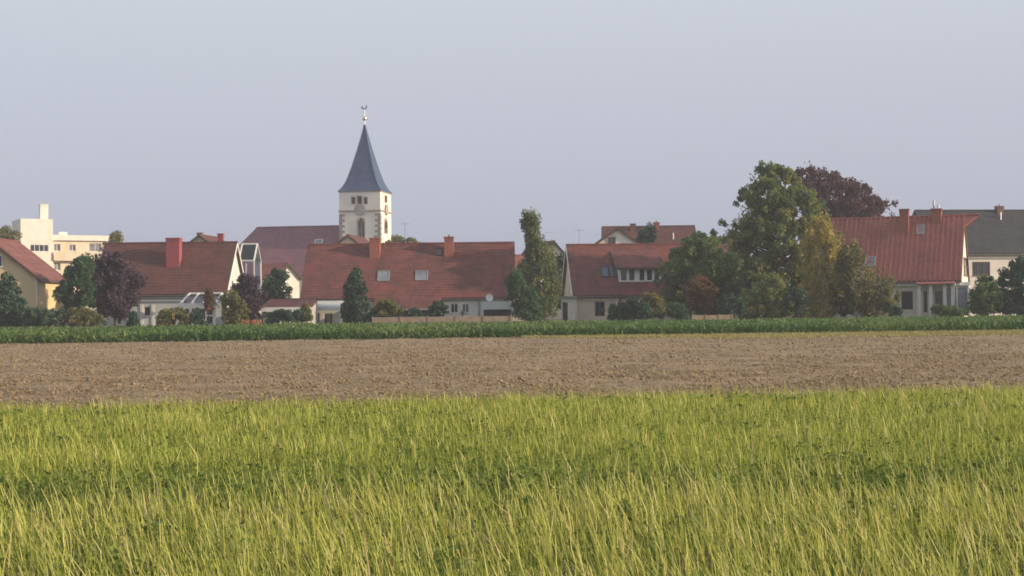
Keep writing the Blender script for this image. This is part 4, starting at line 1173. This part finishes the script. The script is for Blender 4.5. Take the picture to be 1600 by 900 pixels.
# garden walls
def garden_wall(name, label, pxl, pxr, D, top_py, a, m_, th=0.25):
    fr = Frame(pxl, D, a); t = empty(name, fr, label, 'wall')
    L = fr.front(pxr, 495).x; z = fr.front((pxl+pxr)/2, top_py).z
    k = max(3, int(L / 2.0))
    for i in range(k):       # concrete panels between slim piers
        m = MB(); m.box(L*i/k + 0.06, L*(i+1)/k - 0.06, 0, th*0.7, 0, z - 0.06 + random.uniform(-0.01, 0.01)); m.build('wall_panel', m_, t)
    for i in range(k + 1):
        m = MB(); m.box(L*i/k - 0.055, L*i/k + 0.055, -0.04, th*0.8, 0, z); m.build('wall_pier', m_, t)
garden_wall('garden_wall', 'low tan garden wall along the crop before the long house', 582, 798, 114, 493.5, -5, 'wall_tan')
garden_wall('garden_wall', 'short pale garden wall along the crop under the walnut tree', 1082, 1144, 119, 491, -6, 'wall_tan')

# ------------------------------------------------------------------ trees and shrubs
def crown_points(fr, D, prof, n_clump, flat=0.85, jitter=0.12, hollow=0.55, inset=0.0, vin=0.0):
    """clump centres filling the volume swept by the silhouette profile [(py, pxl, pxr)...] given from top down"""
    rows = []
    for py, l, r_ in prof:
        a = at(l, py, D); b = at(r_, py, D)
        rows.append(((a.z + b.z) / 2, (a.x + b.x) / 2 - fr.x, abs(b.x - a.x) / 2))
    rows.sort()
    zs = np.array([q[0] for q in rows]); cx = np.array([q[1] for q in rows]); hw = np.array([q[2] for q in rows])
    zz = np.linspace(zs[0], zs[-1], 200); w = np.interp(zz, zs, hw); cdf = np.cumsum(w ** 1.2 + 1e-4); cdf /= cdf[-1]
    u = rng.uniform(0, 1, n_clump); z = np.interp(u, cdf, zz)
    z = np.minimum(z, zs[-1] - vin * rng.uniform(0.6, 1.0, n_clump))
    W_ = np.maximum(np.interp(z, zs, hw) - inset, 0.12 * np.interp(z, zs, hw)); C_ = np.interp(z, zs, cx)
    rad = np.sqrt(hollow ** 2 + (1 - hollow ** 2) * rng.uniform(0, 1, n_clump)) * 0.97
    stray = rng.uniform(0, 1, n_clump) < 0.2
    rad = np.where(stray, rng.uniform(0.9, 1.04 + jitter * 1.6, n_clump), rad * (1 + rng.normal(0, jitter * 0.4, n_clump)))
    an = rng.uniform(0, 2 * math.pi, n_clump)
    return np.stack([C_ + np.cos(an) * rad * W_, np.sin(an) * rad * W_ * flat, z], -1), (zs, cx, hw), stray

def tree(name, label, cat, D, prof, trunk_px, leaf, n_leaf, size=0.22, clump=0.55, n_clump=None, bark='bark', trunk_r=0.2, vstretch=1.0,
         group=None, hollow=0.25, droop=0.0, flat=0.85, jitter=0.12, limbs=True, fork=1, part='crown', clump_tint=0.35):
    """trunk with limbs that reach into the crown; crown = leaf-sized faces gathered in clumps inside the silhouette"""
    global rng
    rng = np.random.default_rng(zlib.crc32(label.encode()))       # each tree keeps its own shape
    base = at(trunk_px, 500, D); base.z = 0
    root = empty(name, base, label, cat, group)
    zs_h = [at(0, q[0], D).z for q in prof]
    area = sum(abs(at(q[2], q[0], D).x - at(q[1], q[0], D).x) for q in prof) / len(prof) * (max(zs_h) - min(zs_h))
    nc = n_clump or max(12, int(area / (clump * clump) * 1.6))
    C, (zs, cx, hw), stray = crown_points(base, D, prof, nc, flat, jitter, hollow, clump * 0.4, clump * 0.5 * vstretch)
    per = np.maximum(3, rng.gamma(3, 1.7 * n_leaf / nc / 3, nc)).astype(int)
    per = np.where(stray, np.maximum(3, per * 0.35), per).astype(int)
    idx = np.repeat(np.arange(nc), per); n = len(idx)
    rc = clump * rng.uniform(0.6, 1.6, nc) * np.where(stray, 0.6, 1.0)
    off = rng.normal(size=(n, 3)); off /= np.linalg.norm(off, axis=1, keepdims=True); off *= (rng.uniform(0, 1, n) ** 0.45 * rc[idx])[:, None]
    off[:, 2] *= vstretch
    p = C[idx] + off; p[:, 2] -= droop * np.abs(off[:, 2])
    p[:, 2] = np.maximum(p[:, 2], 0.05)
    a, b = basis(n)
    if vstretch > 1.2: a[:, 2] -= 0.8; a /= np.linalg.norm(a, axis=1, keepdims=True); b -= a * (a * b).sum(1, keepdims=True); b /= np.linalg.norm(b, axis=1, keepdims=True)
    s = size * rng.uniform(0.6, 1.3, n)
    q = np.stack([p - a*s[:, None]*0.6, p + b*s[:, None]*0.36, p + a*s[:, None]*0.6, p - b*s[:, None]*0.36], 1)
    tc = rng.uniform(0, 1, nc)
    tint = tc[idx] * clump_tint * 2 * 0.6 + rng.uniform(0, 1, n) * (1 - clump_tint) * 0.9
    # trunk and limbs
    m = MB(); top = zs[-1]
    for k in range(fork):
        ox = (k - (fork - 1) / 2) * 0.8
        pts = []; rs = []
        for i in range(7):
            f = i / 6; z = f * (zs[0] + (top - zs[0]) * 0.8)
            xx = np.interp(z, zs, cx) * min(1, f * 1.6) + ox * (0.3 + f) + rng.normal(0, 0.05) * f * 2
            pts.append((xx, rng.normal(0, 0.06) * f * 2, z)); rs.append(trunk_r * (1 - 0.85 * f) * (1.25 if i == 0 else 1))
        m.tube(pts, rs, 8)
        if limbs:
            order = np.concatenate([np.flatnonzero(stray)[:60], rng.permutation(nc)[:min(nc, 36)]])
            for j in order:
                e = Vector(C[j]); z0 = max(0.25 * zs[0] + 0.3, min(e.z * 0.8, e.z - 0.35 * math.hypot(e.x - np.interp(e.z, zs, cx), e.y)))
                f = min(1, z0 / (zs[0] + (top - zs[0]) * 0.8)); i = min(5, int(f * 6)); g = f * 6 - i
                s_ = Vector(pts[i]).lerp(Vector(pts[i + 1]), g); r0 = max(0.02, (rs[i] * (1 - g) + rs[i+1] * g) * 0.5)
                mid = s_.lerp(e, 0.5) + Vector((rng.normal(0, 0.1), rng.normal(0, 0.1), 0.15 + rng.normal(0, 0.08)))
                m.tube([s_, mid, e], [r0, r0 * 0.6, 0.012], 5, cap=False)
    m.build('trunk', bark, root)
    quad_mesh(part, q.reshape(-1, 3), n, leaf, tint, root)
    return root

TG = 'trees in and behind the village gardens'; SG = 'garden shrubs along the crop'
# ---- background trees first
tree('background_tree', 'dark tree top behind the yellow house at the left edge', 'tree', 196, [(357, 0, 16), (364, -14, 26), (376, -24, 32), (392, -22, 30), (420, -8, 18)], 4, 'leaf_olive', 4500, 0.3, 0.7, group=TG)
tree('background_tree', 'small tree top right of the flat-roofed block', 'tree', 202, [(362, 176, 182), (370, 166, 190), (384, 158, 198), (405, 160, 196)], 176, 'leaf_olive', 2600, 0.3, 0.6, group=TG)
tree('background_tree', 'low tree top just right of the church tower', 'tree', 205, [(369, 612, 620), (376, 600, 632), (392, 595, 640)], 616, 'leaf_olive', 2200, 0.3, 0.6, group=TG)
tree('background_tree', 'round tree top over the long roof, right of the antenna', 'tree', 205, [(374, 640, 650), (380, 632, 658), (395, 628, 662)], 645, 'leaf_olive', 1800, 0.3, 0.6, group=TG)
tree('background_tree', 'dark tree top between the two chimneys of the brown house', 'tree', 180, [(353, 1004, 1018), (362, 994, 1024), (376, 990, 1028), (395, 996, 1022)], 1010, 'leaf_conifer', 3200, 0.26, 0.55, group=TG)
tree('copper_beech', 'tall dark purple beech behind the green tree and ribbed roof', 'tree', 172,
     [(260, 1252, 1268), (272, 1240, 1300), (284, 1236, 1346), (292, 1240, 1362), (302, 1240, 1352), (312, 1238, 1376), (324, 1242, 1390), (336, 1242, 1382), (350, 1240, 1376), (375, 1240, 1360), (410, 1260, 1340)], 1300, 'leaf_copper', 24000, 0.28, 0.6, trunk_r=0.4, group=TG, jitter=0.16)
tree('background_tree', 'dull green tree filling the gap between birch and dormer house', 'tree', 152, [(396, 872, 884), (410, 866, 893), (430, 864, 896), (455, 864, 896), (480, 868, 892)], 880, 'leaf_bluegreen', 4500, 0.22, 0.45, group=TG)
# ---- tall trees
tree('tall_green_tree', 'tallest tree, broad and green, left of the ribbed pink-red roof', 'tree', 138,
     [(252, 1180, 1192), (260, 1178, 1216), (272, 1182, 1244), (284, 1164, 1256), (296, 1154, 1258), (310, 1150, 1278), (325, 1158, 1288), (340, 1144, 1290), (360, 1134, 1300), (390, 1126, 1304), (430, 1122, 1302), (470, 1126, 1292), (494, 1134, 1282)], 1212, 'leaf_mixed', 64000, 0.24, 0.52, trunk_r=0.38, group=TG, jitter=0.14)
tree('walnut_tree', 'round dark green tree in front of the dormer house', 'tree', 134,
     [(366, 1086, 1106), (378, 1062, 1128), (394, 1044, 1146), (415, 1034, 1156), (440, 1032, 1166), (465, 1036, 1166), (490, 1046, 1160)], 1098, 'leaf_green', 24000, 0.24, 0.6, trunk_r=0.28, group=TG)
tree('birch_tree', 'slender birch with ragged top right of the long house', 'tree', 133,
     [(335, 816, 824), (342, 814, 838), (352, 814, 850), (366, 816, 846), (378, 818, 856), (394, 814, 866), (420, 808, 872), (450, 806, 876), (475, 808, 874), (495, 820, 862)], 838, 'leaf_birch', 15000, 0.2, 0.34, bark='birch_bark', trunk_r=0.17, vstretch=2.4, group=TG, jitter=0.2)
tree('yellow_birch', 'golden yellow birch beside the tall green tree', 'tree', 130,
     [(338, 1272, 1284), (352, 1262, 1302), (372, 1256, 1312), (395, 1254, 1318), (420, 1250, 1326), (450, 1252, 1324), (475, 1256, 1318), (494, 1262, 1306)], 1284, 'leaf_yellow', 11000, 0.2, 0.42, bark='birch_bark', trunk_r=0.13, vstretch=1.8, group=TG, jitter=0.16)
tree('drooping_birch', 'low drooping olive-yellow birch with white forked trunk before the ribbed roof', 'tree', 127,
     [(386, 1318, 1336), (402, 1306, 1352), (420, 1304, 1376), (440, 1306, 1394), (460, 1312, 1398), (478, 1326, 1396), (488, 1350, 1392)], 1334, 'leaf_olive', 12000, 0.2, 0.42, bark='birch_bark', trunk_r=0.14, vstretch=1.8, group=TG, fork=2, jitter=0.16)
tree('plum_tree', 'dark purple plum tree before the brown-roofed house', 'tree', 130,
     [(397, 158, 190), (410, 146, 208), (428, 138, 218), (448, 135, 222), (466, 138, 220), (480, 146, 212), (490, 158, 200)], 180, 'leaf_plum', 17000, 0.2, 0.5, trunk_r=0.16, group=TG)
tree('garden_tree', 'green tree between the yellow house and the plum tree', 'tree', 128,
     [(404, 120, 136), (416, 106, 148), (434, 98, 152), (455, 92, 150), (478, 92, 146), (496, 98, 140)], 120, 'leaf_bluegreen', 13000, 0.22, 0.5, trunk_r=0.16, group=TG)
# ---- conifers
tree('conifer', 'dark pointed conifer at the left edge before the yellow house', 'tree', 124,
     [(424, 8, 12), (438, 3, 20), (458, -8, 32), (480, -18, 44), (505, -24, 50)], 10, 'leaf_conifer', 10000, 0.2, 0.35, trunk_r=0.14, group=TG, flat=1.0)
tree('conifer', 'dark conifer standing before the long weathered roof', 'tree', 128,
     [(423, 552, 560), (438, 542, 570), (458, 536, 577), (480, 534, 580), (502, 537, 578)], 556, 'leaf_conifer', 9000, 0.2, 0.35, trunk_r=0.13, group=TG, flat=1.0)
tree('conifer', 'dark bushy conifer above the low garage', 'tree', 139,
     [(418, 428, 436), (430, 418, 448), (446, 410, 458), (464, 406, 460), (485, 408, 456)], 432, 'leaf_conifer', 8000, 0.2, 0.38, trunk_r=0.13, group=TG, flat=1.0)
tree('dark_shrub_tree', 'dark bluish tree between the white canopy and the garage', 'tree', 132,
     [(424, 384, 394), (436, 372, 404), (452, 362, 412), (472, 358, 414), (492, 362, 412), (504, 368, 406)], 390, 'leaf_plum', 8000, 0.2, 0.4, trunk_r=0.12, group=TG)
tree('dark_evergreen', 'large dark evergreen at the right edge', 'tree', 131,
     [(404, 1576, 1606), (418, 1566, 1620), (440, 1558, 1632), (465, 1554, 1640), (488, 1556, 1640)], 1596, 'leaf_conifer', 12000, 0.22, 0.42, trunk_r=0.15, group=TG, flat=1.0)
tree('garden_tree', 'small olive tree between the porch and the dark evergreen', 'tree', 130,
     [(432, 1534, 1550), (444, 1524, 1562), (460, 1518, 1566), (478, 1518, 1564), (488, 1526, 1556)], 1543, 'leaf_green', 6000, 0.2, 0.38, trunk_r=0.09, group=TG)
# ---- shrubs
def shrub(label, D, prof, leaf, n, px=None, name='shrub', cat='shrub', size=0.16, clump=0.28, flat=0.9, trunk_r=0.05, part='foliage', jitter=0.3, **k):
    l = prof[len(prof)//2]
    return tree(name, label, cat, D, prof, px or (l[1]+l[2])/2, leaf, n, size, clump, trunk_r=trunk_r, group=SG, flat=flat, part=part, jitter=jitter, **k)
shrub('dark hedge-like shrub left of the green tree, below the yellow wall', 122, [(484, 44, 92), (494, 38, 98), (508, 38, 98)], 'leaf_hedge', 4500)
shrub('brownish low shrub left of the plum tree stem', 123, [(484, 108, 150), (494, 102, 158), (508, 102, 158)], 'leaf_olive', 4500)
shrub('small clipped dark green cone by the pale window', 123, [(488, 202, 212), (496, 199, 216), (510, 198, 218)], 'leaf_conifer', 2200, clump=0.2)
shrub('low brown-green shrub under the pale house wall', 124, [(484, 262, 282), (492, 248, 296), (507, 244, 300)], 'leaf_olive', 4200)
shrub('dark small shrub beside the canopy post', 124, [(484, 300, 312), (494, 298, 318), (508, 297, 320)], 'leaf_hedge', 2200)
shrub('terracotta leaved climber on the right of the white canopy', 131, [(451, 321, 328), (462, 319, 334), (474, 318, 336), (484, 320, 334)], 'leaf_red', 1600, clump=0.22)
shrub('olive green shrub right of the white canopy', 125, [(456, 356, 370), (470, 348, 384), (488, 346, 388), (507, 348, 388)], 'leaf_olive', 5000)
shrub('dark clipped hedge in front of the low garage', 121, [(487, 414, 474), (494, 411, 476), (508, 411, 476)], 'leaf_hedge', 7000, name='hedge', cat='hedge')
shrub('narrow brown shrub at the right end of the garage', 121, [(476, 474, 482), (488, 470, 486), (506, 470, 487)], 'leaf_olive', 2200)
shrub('dark shrub at the foot of the conifer, right side', 122, [(482, 580, 596), (492, 574, 604), (504, 574, 606)], 'leaf_hedge', 3000)
shrub('olive shrub below the catslide roof', 122, [(470, 592, 616), (482, 584, 628), (498, 584, 630)], 'leaf_olive', 4200)
shrub('squat dark green shrub right of the catslide roof', 124, [(472, 678, 694), (480, 672, 698), (494, 671, 699)], 'leaf_hedge', 3600, clump=0.22)
shrub('small green shrub under the catslide gutter', 121, [(484, 640, 654), (490, 636, 662), (498, 636, 662)], 'leaf_bluegreen', 1500, clump=0.2)
shrub('dark green shrub at the foot of the birch', 126, [(424, 800, 812), (442, 794, 824), (465, 794, 846), (482, 798, 852), (498, 802, 852)], 'leaf_bluegreen', 8000, clump=0.38)
shrub('rounded green shrub before the dormer house door', 126, [(478, 958, 974), (486, 946, 990), (498, 944, 992)], 'leaf_bluegreen', 3800)
shrub('dark shrub in the middle before the dormer house', 125, [(468, 986, 1004), (478, 978, 1016), (496, 976, 1020)], 'leaf_hedge', 4200)
shrub('brown-olive shrub right before the dormer house', 126, [(460, 1006, 1026), (474, 998, 1040), (494, 998, 1044)], 'leaf_olive', 4600)
shrub('grey-green low shrub left of the walnut tree', 122, [(476, 1048, 1064), (486, 1040, 1076), (496, 1038, 1078)], 'leaf_bluegreen', 2600)
shrub('reddish autumn shrub under the walnut tree', 128, [(432, 1080, 1100), (446, 1070, 1114), (464, 1070, 1118), (486, 1076, 1112)], 'leaf_red', 5500, clump=0.34)
shrub('dark green shrub right under the walnut tree', 124, [(462, 1132, 1154), (474, 1122, 1166), (492, 1122, 1168)], 'leaf_hedge', 4800)
shrub('reddish green rounded shrub below the tall tree', 126, [(430, 1186, 1216), (446, 1170, 1228), (468, 1164, 1232), (490, 1166, 1230)], 'leaf_mixed', 7500, clump=0.36)
shrub('dark shrub between the tall tree and the golden birch', 125, [(452, 1236, 1256), (466, 1226, 1264), (488, 1226, 1264)], 'leaf_hedge', 4200)
shrub('low dark shrub behind the forked birch trunk', 130, [(458, 1318, 1360), (470, 1304, 1374), (490, 1304, 1376)], 'leaf_hedge', 5000)
shrub('orange-brown shrub left of the porch window', 124, [(446, 1376, 1390), (460, 1366, 1396), (484, 1366, 1398)], 'leaf_olive', 3600)
shrub('small green shrub under the porch window', 122, [(478, 1394, 1404), (484, 1390, 1410), (491, 1390, 1410)], 'leaf_bluegreen', 1200, clump=0.18)
shrub('low green shrub before the porch columns', 122, [(478, 1458, 1476), (484, 1450, 1502), (492, 1450, 1506)], 'leaf_green', 3600)
shrub('dark shrub behind the small olive tree', 134, [(450, 1524, 1556), (466, 1514, 1566), (488, 1514, 1566)], 'leaf_hedge', 4500)
# palm-like plant before the white wall
fr = Frame(723, 124, 0)
t = empty('garden_palm', fr, 'small spiky palm-like plant before the white wall of the long house', 'plant')
z0 = fr.front(723, 492).z; m = MB(); m.tube([(0, 0, 0), (0, 0, z0)], [0.07, 0.06], 7); m.build('stem', 'bark', t)
vv_ = []; 
for i in range(34):
    an = rng.uniform(0, 6.28); el = rng.uniform(0.1, 1.2); ln = rng.uniform(0.5, 0.85)
    d_ = np.array([math.cos(an)*math.cos(el), math.sin(an)*math.cos(el), math.sin(el)]); sd_ = np.array([-math.sin(an), math.cos(an), 0]) * 0.05
    o_ = np.array([0, 0, z0]); tip = o_ + d_*ln; tip[2] -= 0.15
    vv_ += [o_ - sd_*0.5, o_ + sd_*0.5, o_ + d_*ln*0.6 + sd_, o_ + d_*ln*0.6 - sd_, o_ + d_*ln*0.6 - sd_, o_ + d_*ln*0.6 + sd_, tip + sd_*0.1, tip - sd_*0.1]
quad_mesh('fronds', np.array(vv_), 68, 'leaf_bluegreen', rng.uniform(0, 1, 68), t)
# flower beds
def flowers(label, px0, px1, py, D, leaf, n):
    a = at(px0, py, D); b = at(px1, py, D)
    x = rng.uniform(a.x, b.x, n); y = D + rng.normal(0, 0.3, n); z = np.abs(rng.normal(0, 0.5, n)).clip(0, 1) * max(0.3, a.z) + 0.03
    A, B = basis(n); s = rng.uniform(0.05, 0.11, n); p = np.stack([x, y, z], -1)
    q = np.stack([p - A*s[:, None], p + B*s[:, None]*0.7, p + A*s[:, None], p - B*s[:, None]*0.7], 1)
    tag(quad_mesh('flower_bed', q.reshape(-1, 3), n, leaf, rng.uniform(0, 1, n)), label, 'flowers', kind='stuff')
flowers('red and yellow flower bed at the crop edge left of the garage', 380, 410, 501, 117, 'petals', 420)
flowers('pale flowers at the crop edge before the garage hedge', 430, 486, 504, 117, 'petals_white', 700)

# ------------------------------------------------------------------ evening haze
m = MB(); m.box(-420, 420, -40, 420, -1.0, 45)
hz = m.build('haze', 'steel'); hz.data.materials.clear()
hm, t = nodes_of('haze_air')
o_ = t.nodes.new('ShaderNodeOutputMaterial'); v_ = t.nodes.new('ShaderNodeVolumePrincipled')
v_.inputs['Color'].default_value = (0.86, 0.90, 1.0, 1); v_.inputs['Density'].default_value = 0.00055
t.links.new(v_.outputs[0], o_.inputs['Volume'])
hz.data.materials.append(hm)
tag(hz, 'thin pale evening haze over field and village', 'haze', kind='stuff')
